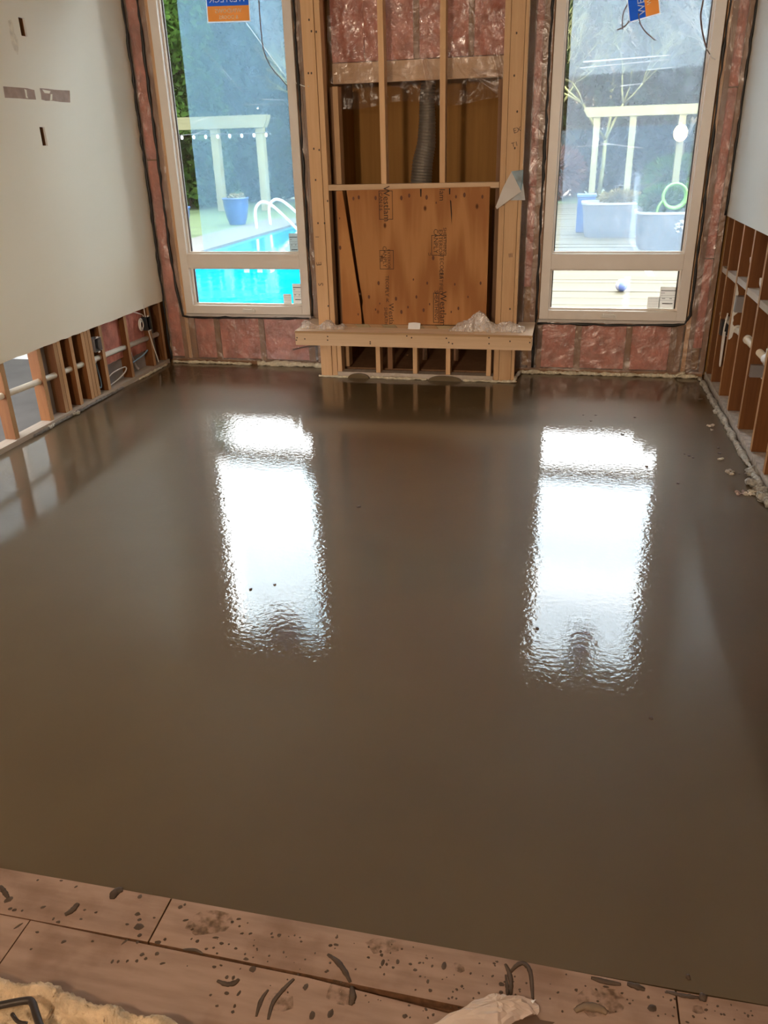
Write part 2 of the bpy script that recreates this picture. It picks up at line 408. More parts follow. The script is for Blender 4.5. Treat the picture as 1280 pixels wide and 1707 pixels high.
M_CABLE = plain('white_cable', (0.78, 0.74, 0.70), 0.5, var=0.03)
M_CABLEB = plain('blue_cable', (0.30, 0.48, 0.66), 0.5, var=0.03)
M_WIRE = plain('brown_wire', (0.14, 0.09, 0.08), 0.5)
M_DUCT = plain('aluminium_liner', (0.46, 0.43, 0.38), 0.38, 0.75, bump=0.3, bscale=80)
M_PAPERG = plain('flyer_back', (0.60, 0.56, 0.52), 0.6, var=0.03)
M_PAPERB = plain('flyer_blue_print', (0.14, 0.24, 0.30), 0.4, var=0.5, scale=14)
M_SUB = subfloor_mat()
M_SUBE = plain('plywood_sheet_edge', (0.20, 0.10, 0.05), 0.8, var=0.3, scale=60)
M_SPLAT = plain('dried_cement_drops', (0.085, 0.058, 0.038), 0.6, var=0.3, scale=30)
M_STAIN = plain('thin_cement_smear', (0.20, 0.14, 0.09), 0.7, var=0.3, scale=20)
M_WOOL = plain('cream_torn_insulation', (0.72, 0.56, 0.38), 0.95, var=0.35, scale=14, bump=1.0, bscale=45)
M_BAGW = plain('white_sack', (0.66, 0.56, 0.50), 0.6, var=0.12, scale=10)

# ------------------------------------------------------------------ room dimensions (metres)
D = 6.30            # back wall
XL, XR = -3.30, 1.07
ZC = 3.20           # ceiling
YF = 6.00           # face of the fireplace framing
YB = -3.0           # wall behind the camera
YE = 1.225          # edge between poured floor and plywood
A1, A2, B1, B2 = -3.097, -2.009, -0.180, 0.889
ZB, ZT = 0.423, 2.915

# ================================================================== SETTING
fl = tag(obj('floor', MB().box(XL - .12, XR + .12, YE, D + .12, -0.05, 0.0), M_SCREED), 'freshly poured wet glossy brown screed covering the room', 'floor', kind='structure')
for (cx, rx) in ((-1.545, 0.085), (-0.86, 0.13)):
    def fn(u, v, cx=cx, rx=rx):
        th = math.pi * u; k = 1 - v
        return (cx + rx * k * -math.cos(th), 5.965 + 0.04 * (1 - k), 0.001 + 0.034 * k * math.sin(th) + 0.004 * (1 - k))
    mb = MB()
    prof = [(cx + rx * -math.cos(math.pi * i / 14), 0.0005 + 0.036 * math.sin(math.pi * i / 14)) for i in range(15)]
    mb.prism([(prof[0][0], -0.002)] + prof[1:-1] + [(prof[-1][0], -0.002)][:1], 5.972, 5.999)
    obj('screed_ridge', mb, M_SCREED, fl, smooth=False)

# plywood sub-floor in the foreground
sf = setting('floor_plywood', 'worn plywood subfloor sheets spotted with dried cement drips', 'floor', (0, 0.5, 0))
def sheetbox(x0, x1, y0, y1):
    obj('plywood_sheet', MB().box(x0, x1, y0, y1, -0.016, 0.004, 0, mx=1, my=1), [M_SUB, M_SUBE], sf)
def sheetpoly(pts):
    mb = MB().prismz(pts, -0.016, 0.004); mb.m = [0, 0] + [1] * len(pts)
    obj('plywood_sheet', mb, [M_SUB, M_SUBE], sf)
sheetpoly([(XL, 1.106), (-0.838, 1.106), (-0.838, YE), (XL, YE)])
sheetpoly([(-0.834, 1.106), (-0.50, 1.102), (-0.10, 1.096), (0.326, 1.090), (0.326, 1.219), (-0.10, 1.224), (-0.834, YE)])
sheetpoly([(0.330, 1.090), (XR, 1.09), (XR, 1.226), (0.330, 1.218)])
sheetpoly([(XL, -0.2), (-1.142, -0.2), (-1.142, 1.1035), (XL, 1.1035)])
sheetpoly([(-1.139, -0.2), (1.06, -0.2), (1.06, 1.055), (-0.14, 1.076), (-0.45, 1.094), (-1.139, 1.1035)])
sheetbox(XL, -0.6, YB, -0.204)
sheetbox(-0.596, XR, YB, -0.204)
tag(obj('floor_joist_deck', MB().box(XL, XR, YB, YE - .001, -0.06, -0.018), M_SUBE), 'dark boards under the plywood subfloor sheets', 'floor', kind='structure')

# ceiling and wall behind the camera
tag(obj('ceiling', MB().box(XL - .2, XR + .2, YB - .1, D + .8, ZC, ZC + .1), M_CEIL), 'plain ceiling over the room', 'ceiling', kind='structure')
wf = setting('wall_front', 'plain cream wall behind the viewpoint', 'wall', (0, YB, 0))
obj('drywall_sheet', MB().box(XL, -1.1, YB - .1, YB, 0, ZC), M_WALL, wf)
obj('drywall_sheet', MB().box(-1.1, XR, YB - .1, YB, 0, ZC), M_WALL, wf)

# ---- left wall
wl = setting('wall_left', 'cream drywall cut off above exposed fir studs', 'wall', (XL, 4.0, 0))
CUTL = 0.521
holes = [(at_x(34, 28, XL), at_x(48, 60, XL)), (at_x(67, 212, XL), at_x(82, 244, XL))]
hr = [(h[0].y, h[1].y, min(h[0].z, h[1].z), max(h[0].z, h[1].z)) for h in holes]
hr = [(4.985, 5.045, 2.318, 2.415), (4.995, 5.050, 1.715, 1.822)]
def drywall_left():
    mb = MB(); x0, x1 = XL - .013, XL
    # irregular cut edge along the bottom, two outlet holes
    ys = [YB, 0, 2, 3.2]; y = 3.4
    while y < D: ys.append(y); y += 0.07
    ys.append(D - .002)
    for h in hr: ys += [h[0], h[1]]
    ys = sorted(set(ys))
    zb = [CUTL + (random.uniform(-.003, .003) if 3.3 < t < 6.28 else 0) for t in ys]
    for i in range(len(ys) - 1):
        a, b = ys[i], ys[i + 1]; spans = [(None, ZC)]
        inside = [h for h in hr if a >= h[0] - 1e-6 and b <= h[1] + 1e-6]
        segs = []; lo = None
        for h in sorted(inside, key=lambda q: q[2]):
            segs.append((lo, h[2])); lo = h[3]
        segs.append((lo, ZC))
        for lo, hi in segs:
            za = zb[i] if lo is None else lo; zc = zb[i + 1] if lo is None else lo
            n = len(mb.v)
            mb.v += [(x1, a, za), (x1, b, zc), (x1, b, hi), (x1, a, hi), (x0, a, za), (x0, b, zc), (x0, b, hi), (x0, a, hi)]
            for q, k in (((0, 1, 2, 3), 0), ((4, 7, 6, 5), 1), ((0, 4, 5, 1), 1), ((3, 2, 6, 7), 1), ((0, 3, 7, 4), 1), ((1, 5, 6, 2), 1)):
                mb.f.append(tuple(n + t for t in q)); mb.m.append(k)
    return mb
obj('drywall_sheet', drywall_left(), [M_WALL, M_GYP], wl)
for h in hr:   # dark cavities behind the holes
    o = obj('outlet_hole', MB().box(XL - .075, XL - .07, h[0] - .02, h[1] + .02, h[2] - .02, h[3] + .02).box(XL - .07, XL - .0135, h[1] - .004, h[1] + .014, h[2] - .02, h[3] + .02).box(XL - .07, XL - .0135, h[0] - .02, h[1] + .02, h[2] - .02, h[2] - .004), M_OLD, wl)
    o['label'] = 'bare outlet hole cut in the drywall'
# stripped paint patch (two torn strips) and a filler scar
def patch(pts, x, mat, name):
    pl = [at_x(a, b, XL) for a, b in pts]
    mb = MB().poly([(XL + x, p.y, p.z) for p in pl]); return obj(name, mb, mat, wl)
patch([(5, 144), (26, 145.5), (45, 147), (52, 149), (57, 150), (58, 156), (60, 166), (48, 165.5), (30, 164), (8, 163)], .0008, M_PAPER, 'torn_paper_patch')
patch([(66, 147), (80, 148), (90, 149.5), (116, 151), (117, 171), (100, 170), (88, 168), (76, 168), (69, 166), (68, 157)], .0008, M_PAPER, 'torn_paper_patch')
M_SCAR = plain('filler_scar', (0.80, 0.72, 0.56), 0.8, var=0.15, scale=30)
patch([(13, 34), (18, 33), (22, 40), (24, 55), (30, 66), (31, 76), (30, 92), (24, 84), (19, 72), (16, 52)], .0006, M_SCAR, 'filler_scar')
for q in ([(40, 148), (44, 150), (45, 160), (47, 164), (43, 163), (42, 156)], [(70, 149), (84, 152), (82, 156), (74, 155)], [(84, 157), (87, 157), (87, 167), (83, 168)]):
    patch(q, .0012, M_WALL, 'paint_remnant')
# left wall studs: each a part
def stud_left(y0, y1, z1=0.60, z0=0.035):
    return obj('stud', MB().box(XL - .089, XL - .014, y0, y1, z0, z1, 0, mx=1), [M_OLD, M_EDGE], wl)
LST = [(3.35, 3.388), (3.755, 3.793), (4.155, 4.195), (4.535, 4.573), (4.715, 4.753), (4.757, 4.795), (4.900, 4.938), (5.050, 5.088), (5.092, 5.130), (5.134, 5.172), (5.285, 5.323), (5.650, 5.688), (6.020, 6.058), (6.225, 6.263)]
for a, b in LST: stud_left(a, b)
obj('bottom_plate', MB().box(XL - .089, XL - .002, 1.3, 6.28, -.005, 0.033), M_PLATE, wl)
# grey paper back of the neighbouring drywall, seen through the bays
def gsheet(y0, y1, z0, z1): return obj('drywall_back', MB().box(XL - .103, XL - .091, y0, y1, z0, z1), M_GREYB, wl)
gsheet(4.60, 6.40, 0.001, 0.62); gsheet(YB, 6.40, 0.621, ZC)
gsheet(YB, 3.36, 0.0, 0.62)
def batt(parent, x0, x1, y0, y1, z0, z1, ax='y', amp=.012, name='insulation_batt', depth=0.0):
    """puffy fibreglass batt; its soft face looks along -y (ax y) or +x (ax x)"""
    mb = MB(); nu, nv = 10, max(6, int((z1 - z0) / .05)); R = random.Random(int((x0 + y0 + z0) * 1000))
    hh = [[R.random() for _ in range(nu + 1)] for _ in range(nv + 1)]
    def fn(u, v):
        k = hh[round(v * nv)][round(u * nu)]; e = min(u, 1 - u, v * (z1 - z0) / .3, (1 - v) * (z1 - z0) / .3) * 6
        puff = amp * (min(1, e) + 0.6 * k)
        if ax == 'y': return (x0 + (x1 - x0) * u, y0 + .02 - puff, z0 + (z1 - z0) * v)
        return (x1 - .02 + puff, y0 + (y1 - y0) * u, z0 + (z1 - z0) * v)
    mb.grid(fn, nu, nv)
    if ax == 'y': mb.box(x0, x1, y0 + .021, y1, z0, z1)
    else: mb.box(x0, x1 - .021, y0, y1, z0, z1)
    return obj(name, mb, M_PINK, parent, smooth=True)
for (a, b, z0) in ((5.325, 5.648, 0.20), (5.690, 6.018, 0.17)):
    batt(wl, XL - .088, XL - .045, a, b, z0, 0.62, 'x')

# ---- right wall
wr = setting('wall_right', 'pale drywall ending above exposed fir studs and blocking', 'wall', (XR, 4.5, 0))
CUTR = 1.156
obj('drywall_sheet', MB().box(XR, XR + .013, YB, D - .002, CUTR, ZC, 0, mz=1), [M_WALLR, M_GYP], wr)
RST = [(6.21, 6.248), (5.985, 6.023), (5.630, 5.668), (5.290, 5.328), (4.915, 4.953), (4.520, 4.558), (4.175, 4.213), (3.755, 3.793)]
for a, b in RST:
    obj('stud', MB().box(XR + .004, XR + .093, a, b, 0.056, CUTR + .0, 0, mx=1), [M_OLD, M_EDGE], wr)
obj('bottom_plate', MB().box(XR + .002, XR + .093, 2.0, 6.28, -.005, 0.054), plain('dusty_bottom_plate', (0.50, 0.45, 0.40), 0.9, var=0.25, scale=30), wr)
for i in range(len(RST) - 1):
    a, b = RST[i + 1][1], RST[i][0]
    dz = (0.0, 0.0, 0.012, -0.004, -0.012, 0.004, 0.0)[i]
    obj('blocking', MB().box(XR + .006, XR + .091, a + .001, b - .001, 0.792 + dz, 0.830 + dz), M_PLATE, wr)
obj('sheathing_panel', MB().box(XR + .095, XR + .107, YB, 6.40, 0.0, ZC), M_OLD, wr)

# ---- back wall
wb = setting('wall_back', 'stripped back wall of studs and pink insulation behind clear plastic', 'wall', (-1, D, 0))
def sheath(x0, x1, z0, z1): obj('sheathing_panel', MB().box(x0, x1, D + .10, D + .115, z0, z1), M_OSB, wb)
sheath(XL - .2, A1 + .02, 0, ZC); sheath(A2 - .02, -1.74, 0, ZC); sheath(-0.46, B1 + .02, 0, ZC); sheath(B2 - .02, XR + .2, 0, ZC)
sheath(A1 + .02, A2 - .02, 0, ZB); sheath(B1 + .02, B2 - .02, 0, ZB); sheath(A1 + .02, A2 - .02, ZT, ZC); sheath(B1 + .02, B2 - .02, ZT, ZC); sheath(-1.74, -0.46, 2.10, ZC)
def bstud(x0, x1, z0=0.04, z1=ZC, m=None, y0=D + .008): return obj('stud', MB().box(x0, x1, y0, D + .098, z0, z1), m or M_BROWN, wb)
# left corner strip
batt(wb, -3.285, -3.175, D + .006, D + .09, 0.05, 1.60); batt(wb, -3.285, -3.175, D + .006, D + .09, 1.61, ZC)
bstud(-3.170, -3.132); bstud(-3.130, -3.100, m=M_PINE)
# under the left window
obj('sill_board', MB().box(-3.098, A2, D + .008, D + .098, 0.385, ZB - .004), M_BROWN, wb)
for a, b in ((-3.095, -3.045), (-2.868, -2.822), (-2.470, -2.425), (-2.045, -1.99)): bstud(a, b, 0.04, 0.384)
for a, b in ((-3.043, -2.870), (-2.820, -2.472), (-2.423, -2.047)): batt(wb, a, b, D + .004, D + .09, 0.045, 0.383)
# between the left window and the framing
bstud(-2.007, -1.969, 0.425); bstud(-1.967, -1.929); bstud(-1.90, -1.862)
batt(wb, -1.928, -1.902, D + .01, D + .09, 0.05, ZC, amp=.006)
obj('bottom_plate', MB().box(-3.29, -1.80, D + .006, D + .098, 0.0, 0.038), M_BROWN, wb)
# between the framing and the right window
bstud(-0.345, -0.307); bstud(-0.250, -0.212); bstud(-0.210, -0.183, 0.425)
batt(wb, -0.305, -0.252, D + .004, D + .09, 0.66, 1.36, amp=.01); batt(wb, -0.305, -0.252, D + .03, D + .09, 1.365, ZC, amp=.01)
# under the right window
obj('sill_board', MB().box(B1 - .002, B2 + .01, D + .008, D + .098, 0.385, ZB - .004), M_BROWN, wb)
for a, b in ((-0.182, -0.150), (0.102, 0.147), (0.478, 0.520), (0.800, 0.840), (0.842, 0.885)): bstud(a, b, 0.04, 0.384)
for a, b in ((-0.148, 0.100), (0.149, 0.476), (0.522, 0.798)): batt(wb, a, b, D + .004, D + .09, 0.045, 0.383)
obj('bottom_plate', MB().box(-0.40, XR - .01, D + .006, D + .098, 0.0, 0.038), M_BROWN, wb)
# right corner strip
bstud(0.900, 0.930, m=M_PINE); bstud(0.932, 0.966); bstud(1.030, 1.066)
batt(wb, 0.968, 1.028, D + .004, D + .09, 0.22, 0.86, amp=.01); batt(wb, 0.968, 1.028, D + .012, D + .09, 0.87, 1.95, amp=.008); batt(wb, 0.968, 1.028, D + .004, D + .09, 1.96, ZC, amp=.012)
# above windows
for a, b in ((A1, A2), (B1, B2)): obj('header', MB().box(a, b, D + .008, D + .098, ZT + .005, ZC - .002), M_BROWN, wb)
# clear plastic vapour barrier
def vapor(x0, x1, z0, z1, mat=M_VAPOR, y=D - .006, amp=.006, name='vapour_barrier', seed=0, nu=None):
    R = random.Random(seed); nu = nu or max(6, int((x1 - x0) / .05)); nv = max(8, int((z1 - z0) / .06))
    ph = [R.uniform(0, 6.28) for _ in range(6)]
    def fn(u, v):
        x = x0 + (x1 - x0) * u; z = z0 + (z1 - z0) * v
        k = math.sin(x * 31 + ph[0] + 2 * math.sin(z * 6 + ph[1])) * .5 + math.sin(z * 17 + x * 12 + ph[2]) * .3 + R.uniform(-.4, .4)
        return (x, y + amp * k, z)
    return obj(name, MB().grid(fn, nu, nv), mat, wb, smooth=True)
vapor(-3.292, -3.112, 0.03, ZC - .01, seed=1); vapor(-3.112, A2 + .01, 0.03, ZB - .012, seed=2); vapor(A2 + .012, -1.855, 0.03, ZC - .01, seed=3)
vapor(-0.345, B1 - .008, 0.03, ZC - .01, seed=4); vapor(B1 - .006, B2 + .01, 0.03, ZB - .012, seed=5); vapor(B2 + .012, XR - .006, 0.03, 1.02, seed=6); vapor(B2 + .012, XR - .006, 1.025, ZC - .01, seed=7)
# black sealant beads
def bead(pts, r=.006, name='sealant_bead', seed=0, wob=.004):
    R = random.Random(seed); out = []; rs = []
    for i in range(len(pts) - 1):
        a, b = Vector(pts[i]), Vector(pts[i + 1]); n = max(2, int((b - a).length / .06))
        for k in range(n + (1 if i == len(pts) - 2 else 0)):
            p = a.lerp(b, k / n); out.append((p.x + R.uniform(-wob, wob), p.y, p.z + R.uniform(-wob, wob))); rs.append(r * R.uniform(.55, 1.5))
    return obj(name, MB().tube(out, rs, 6), M_SEAL, wb, smooth=True)
yb = D - .012
bead([(-3.288, yb, ZC - .02), (-3.288, yb, 0.03)], .010, seed=1, wob=.006)
bead([(-3.172, yb, ZC - .02), (-3.172, yb, 1.0), (-3.160, yb, 0.62), (-3.128, yb, 0.405), (-3.06, yb, 0.392), (-2.5, yb, 0.394), (-2.02, yb, 0.398)], .009, seed=2)
bead([(-1.990, yb, ZC - .02), (-1.990, yb, 0.42)], .008, seed=3)
bead([(-1.930, yb, 0.33), (-1.928, yb, 0.05)], .008, seed=4)
bead([(-0.203, yb, ZC - .02), (-0.206, yb, 1.2), (-0.203, yb, 0.40)], .009, seed=5)
bead([(-0.215, yb, 0.39), (-0.212, yb, 0.05)], .010, seed=6)
bead([(-0.19, yb, 0.392), (0.3, yb, 0.388), (0.80, yb, 0.394), (0.885, yb, 0.405), (0.912, yb, 0.47), (0.912, yb, 1.0), (0.905, yb, 2.0), (0.905, yb, ZC - .02)], .009, seed=7)
bead([(1.060, yb, ZC - .02), (1.062, yb, 1.25), (1.060, yb, 1.16)], .008, seed=8)

# ================================================================== WINDOWS
def window(n, x0, x1, label, fx0, fx1):
    wn = setting('window_%d' % n, label, 'window', (x0, D, ZB))
    fw = .068; gy = D + .062; zm0, zm1 = 0.790, 0.902
    # outer frame, one ring of four members + mullion
    f = MB()
    f.box(x0, x0 + fw, D - .008, D + .10, ZB, ZT).box(x1 - fw, x1, D - .008, D + .10, ZB, ZT)
    f.box(x0 + fw, x1 - fw, D - .008, D + .10, ZT - fw, ZT).box(x0 + fw, x1 - fw, D - .008, D + .10, ZB, ZB + fw)
    f.box(x0 + fw, x1 - fw, D - .008, D + .10, zm0, zm1)
    fr = obj('window_frame', f, M_FRAME, wn, bevel=.003)
    # glazing beads
    for za, zb_ in ((ZB + fw, zm0), (zm1, ZT - fw)):
        b = MB(); a, c = x0 + fw, x1 - fw; t = .012
        b.box(a, a + t, gy - .03, gy - .004, za, zb_).box(c - t, c, gy - .03, gy - .004, za, zb_).box(a + t, c - t, gy - .03, gy - .004, za, za + t).box(a + t, c - t, gy - .03, gy - .004, zb_ - t, zb_)
        obj('glazing_bead', b, M_FRAME, wn)
        g = MB(); t2 = .020
        g.box(a, a + t2, gy - .003, gy + .012, za, zb_).box(c - t2, c, gy - .003, gy + .012, za, zb_)
        obj('spacer', g, M_GASK, wn)
        pane = obj('pane', MB().box(a, c, gy, gy + .004, za, zb_), M_GLASS, wn)
    # nailing flange strip under the frame and jamb liners
    obj('sill_flange', MB().box(x0 - .004, x1 + .004, D - .011, D + .02, ZB - .022, ZB - .002), plain('dull_flange', (0.55, 0.50, 0.46), 0.4), wn)
    # crank handle
    xc = (x0 + x1) / 2 + (.02 if n == 1 else -.02)
    h = obj('crank_handle', MB().box(xc - .055, xc + .055, D - .022, D - .008, ZB + .018, ZB + .040), M_WHITE, wn, bevel=.003)
    obj('crank_lever', MB().box(xc - .045, xc + .035, D - .036, D - .023, ZB + .034, ZB + .050), M_WHITE, h, bevel=.003)
    # maker's labels on the glass
    def lab(px0, py0, px1, py1, bars):
        p, q = at_y(px0, py0, gy - .002), at_y(px1, py1, gy - .002)
        X0, X1, Z0, Z1 = min(p.x, q.x), max(p.x, q.x), min(p.z, q.z), max(p.z, q.z)
        lb = obj('glass_label', MB().poly([(X0, gy - .0030, Z0), (X1, gy - .0030, Z0), (X1, gy - .0030, Z1), (X0, gy - .0030, Z1)]), M_LABEL, wn)
        mb = MB()
        for (u0, u1, v0, v1) in bars: mb.box(X0 + (X1 - X0) * u0, X0 + (X1 - X0) * u1, gy - .0036, gy - .0031, Z0 + (Z1 - Z0) * v0, Z0 + (Z1 - Z0) * v1)
        obj('label_print', mb, M_LINE, lb)
    full = [(.06, .94, .80, .84), (.06, .30, .70, .72), (.06, .92, .60, .61), (.06, .92, .50, .51), (.15, .35, .44, .47), (.6, .75, .44, .47), (.06, .92, .36, .37), (.2, .82, .20, .245)]
    small = [(.06, .94, .86, .88), (.06, .94, .62, .63), (.06, .94, .38, .39), (.06, .94, .16, .17)]
    if n == 1:
        lab(481, 389, 499, 424, full); lab(487, 473, 505, 507, full); lab(472, 490, 486.5, 507, small)
    else:
        lab(1101, 478, 1125, 514, full); lab(1080, 495, 1098, 514, small)
    return wn, gy
w1, gy = window(1, A1, A2, 'tall vinyl window with blue film, pool seen through it', 0, 0)
w2, _ = window(2, B1, B2, 'tall vinyl window with torn film, deck planters seen through it', 0, 0)
def film(wn, poly, y, mat, name='protective_film'):
    return obj(name, MB().prism(poly, y, y + .0006), mat, wn)
# protective films inside of the glass
rg = random.Random(3)
edge = [(-2.080 + rg.uniform(-.008, .008), 0.905 + i * (2.84 - 0.905) / 30) for i in range(31)]
def film1():
    mb = MB(); mb.poly([(-2.905, gy - .004, 0.905)] + [(x, gy - .004, z) for x, z in edge] + [(-2.895, gy - .004, 2.84)]); return mb
obj('protective_film', film1(), M_FILM, w1)
mbf = MB().poly([(x, gy - .0055, z) for x, z in ((-2.36, 2.50), (-2.30, 2.42), (-2.13, 2.17), (-2.085, 2.10), (-2.09, 2.84), (-2.40, 2.84))])
M_FILMW = sheet('milky_film_fold', (0.86, 0.93, 0.97), 0.13, (0.85, 0.93, 1.0), gloss=0.03, wscale=2.6, streak=0.12)
obj('film_fold', mbf, M_FILMW, w1)
mbf = MB()
for a, b, t in (((-2.38, 2.50), (-2.12, 2.16), .007), ((-2.88, 1.86), (-2.72, 1.90), .004), ((-2.88, 1.78), (-2.66, 1.83), .003), ((-2.60, 2.22), (-2.45, 2.05), .003), ((-2.72, 2.35), (-2.52, 2.10), .002), ((-2.45, 1.97), (-2.10, 1.96), .003), ((-2.30, 2.00), (-2.12, 1.99), .004)):
    va = Vector((a[0], gy - .006, a[1])); vb = Vector((b[0], gy - .006, b[1])); nn = Vector((-(vb - va).z, 0, (vb - va).x)).normalized() * t / 2
    mbf.poly([va - nn, vb - nn * .4, vb + nn * .4, va + nn])
M_CREASE = sheet('film_crease', (0.9, 0.95, 1.0), 0.5, (0.9, 0.96, 1.0), gloss=0.1, wscale=20, streak=0.3)
obj('film_crease', mbf, M_CREASE, w1)
obj('protective_film', MB().poly([(x, gy - .004, z) for x, z in ((-0.062, 0.905), (0.80, 0.905), (0.80, 2.84), (-0.074, 2.84))]), M_FILM2, w2)
obj('protective_film', MB().poly([(x, gy - .0055, z) for x, z in ((-0.10, 0.905), (0.79, 0.905), (0.79, 1.745), (0.35, 1.74), (-0.10, 1.725))]), M_FILM3, w2)
obj('protective_film', MB().poly([(x, gy - .0062, z) for x, z in ((-0.07, 2.06), (0.3, 2.07), (0.8, 2.09), (0.8, 2.84), (-0.07, 2.84))]), M_FILMW, w2)
mbf = MB()
for a, b, t in (((0.02, 2.145), (0.58, 2.16), .010), ((0.0, 2.11), (0.58, 2.135), .005), ((0.28, 1.99), (0.42, 2.0), .006), ((0.45, 2.08), (0.62, 2.09), .005), ((0.18, 1.64), (0.47, 1.60), .005), ((0.0, 1.62), (0.25, 1.63), .003), ((0.40, 1.66), (0.41, 1.72), .005), ((0.30, 1.36), (0.55, 1.37), .003), ((0.52, 1.34), (0.65, 1.44), .003)):
    va = Vector((a[0], gy - .0068, a[1])); vb = Vector((b[0], gy - .0068, b[1])); nn = Vector((-(vb - va).z, 0, (vb - va).x)).normalized() * t / 2
    mbf.poly([va - nn, vb - nn * .5, vb + nn * .5, va + nn])
obj('film_crease', mbf, M_CREASE, w2)
# window maker's stickers
def sticker(wn, M, wd, ht, split, label, mirror):
    """M maps sticker space (x right, y up, origin lower left) to the world"""
    def pl(x0, x1, y0, y1, z): return [M @ Vector(p) for p in ((x0, y0, z), (x1, y0, z), (x1, y1, z), (x0, y1, z))]
    st = obj('sticker', MB().poly(pl(-.008, wd + .008, -.008, 0, 0)).poly(pl(-.008, 0, 0, ht + .008, 0)).poly(pl(wd, wd + .008, 0, ht + .008, 0)).poly(pl(0, wd, ht, ht + .008, 0)), M_STB, wn); st['label'] = label
    obj('orange_band', MB().poly(pl(0, wd, 0, split, .0006)), M_ORANGE, st)
    obj('blue_band', MB().poly(pl(0, wd, split, ht, .0006)), M_BLUE, st)
    sx = -1 if mirror else 1
    def tx(s, size, cx, cy): return text_mb(s, size, M @ Matrix.Translation((cx, cy, .0012)) @ Matrix.Diagonal((sx, 1, 1, 1)))
    obj('lettering', tx('WINDOWS', split * .42, wd / 2, split * .66), M_STL, st)
    obj('lettering', tx('& DOORS', split * .36, wd / 2, split * .25), M_STL, st)
    obj('lettering', tx('WESTECK', wd * .20, wd / 2, split + (ht - split) * .20), M_STL, st)
fx = Matrix(((1, 0, 0, 0), (0, 0, -1, 0), (0, 1, 0, 0), (0, 0, 0, 1)))   # sticker plane -> wall plane facing the room
sticker(w1, Matrix.Translation((-2.665, gy - .0075, 2.515)) @ fx @ Matrix.Rotation(math.radians(-1.5), 4, 'Z'), .318, .30, .095, 'orange and blue sticker with mirrored lettering', True)
sticker(w2, Matrix.Translation((0.486, gy - .0075, 2.405)) @ fx @ Matrix.Rotation(math.radians(102), 4, 'Z'), .31, .185, .085, 'crooked blue and orange sticker stuck on edge', False)

# ================================================================== FIREPLACE FRAMING
ff = thing('fireplace_framing', 'new pine timber framing of the fireplace between the two windows', 'framing', (-1.09, YF, 0))
def fp(name, x0, x1, y0, y1, z0, z1, mat=M_PINE): return obj(name, MB().box(x0, x1, y0, y1, z0, z1), mat, ff)
ZP = 0.042
fp('post', -1.852, -1.763, YF, YF + .038, 0.002, ZC); fp('post', -1.759, -1.721, YF + .004, YF + .093, 0.002, ZC)
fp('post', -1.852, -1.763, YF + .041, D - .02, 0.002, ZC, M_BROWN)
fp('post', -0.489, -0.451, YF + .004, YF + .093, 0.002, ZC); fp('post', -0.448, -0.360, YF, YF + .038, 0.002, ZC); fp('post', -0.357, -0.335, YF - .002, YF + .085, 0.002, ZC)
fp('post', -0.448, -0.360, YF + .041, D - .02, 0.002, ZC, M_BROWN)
for a in (-1.327, -0.909): fp('stud', a, a + .038, YF + .002, YF + .091, 1.414, ZC)
fp('cross_plate', -1.718, -0.492, YF, YF + .089, 1.376, 1.413, M_PINEX)
# inner studs of the chase opening
fp('stud', -1.700, -1.662, YF + .16, YF + .26, 0.045, 2.05); fp('stud', -1.74, -1.705, YF + .22, D + .06, 0.045, 2.05, M_BROWN)
fp('stud', -0.530, -0.492, YF + .16, YF + .26, 0.045, 2.05, M_BROWN)
fp('bottom_plate', -1.718, -0.492, YF - .002, YF + .089, 0.002, ZP, M_PLATE)
for a in (-1.716, -1.405, -1.112, -0.855, -0.545): fp('stud', a, a + .034, YF + .002, YF + .091, ZP + .001, 0.288)
for a in (-1.12, -0.86, -1.50, -0.58): fp('stud', a, a + .038, YF + .50, YF + .58, 0.03, 1.2, M_BROWN)
fp('stud', -1.33, -1.292, YF + .093, YF + .18, 0.05, 1.36, M_BROWN)
# header behind the plastic and chase
fp('header', -1.735, -0.475, D + .012, D + .06, 2.075, 2.205, M_PINEX)
ch = setting('wall_chase', 'amber panelled chase behind the fireplace framing', 'wall', (-1.1, 6.9, 0))
obj('chase_panel', MB().box(-1.76, -0.44, 6.98, 7.0, 0, ZC), M_OSB, ch)
obj('chase_panel', MB().box(-1.775, -1.76, D + .116, 7.0, 0, ZC), M_OSB, ch); obj('chase_panel', MB().box(-0.44, -0.425, D + .116, 7.0, 0, ZC), M_OSB, ch)
obj('chase_floor', MB().box(-1.76, -0.44, YF + .2, 6.98, -.02, 0.028), M_BROWN, ch)
# pink insulation over the header, as batts between uprights, and plastic hanging over it
for a, b in ((-1.735, -1.50), (-1.495, -1.145), (-1.10, -0.76), (-0.72, -0.475)):
    batt(wb, a, b, D + .004, D + .09, 2.212, ZC, amp=.016)
bstud(-1.143, -1.102, 2.21, y0=D + .012); bstud(-0.758, -0.722, 2.21, y0=D + .012)
def hang():
    mb = MB(); R = random.Random(11)
    def fn(u, v):
        x = -1.745 + 1.285 * u; z = 1.925 + (ZC - .01 - 1.925) * v
        sag = .02 * math.exp(-((z - 2.07) / .06) ** 2) * (1 + math.sin(x * 23))
        k = math.sin(x * 37 + 3 * math.sin(z * 5 + 1)) * .5 + math.sin(z * 21 + x * 15) * .35 + R.uniform(-.5, .5)
        zz = z + (.02 * math.sin(x * 9) * (1 - v) ** 6)
        return (x, D - .03 - .02 * (1 - v) ** 4 + .014 * k - sag, zz)
    mb.grid(fn, 72, 66)
    zc = [sum(mb.v[i][2] for i in f) / 4 for f in mb.f]; mb.m = [1 if z < 2.075 else 0 for z in zc]
    return mb
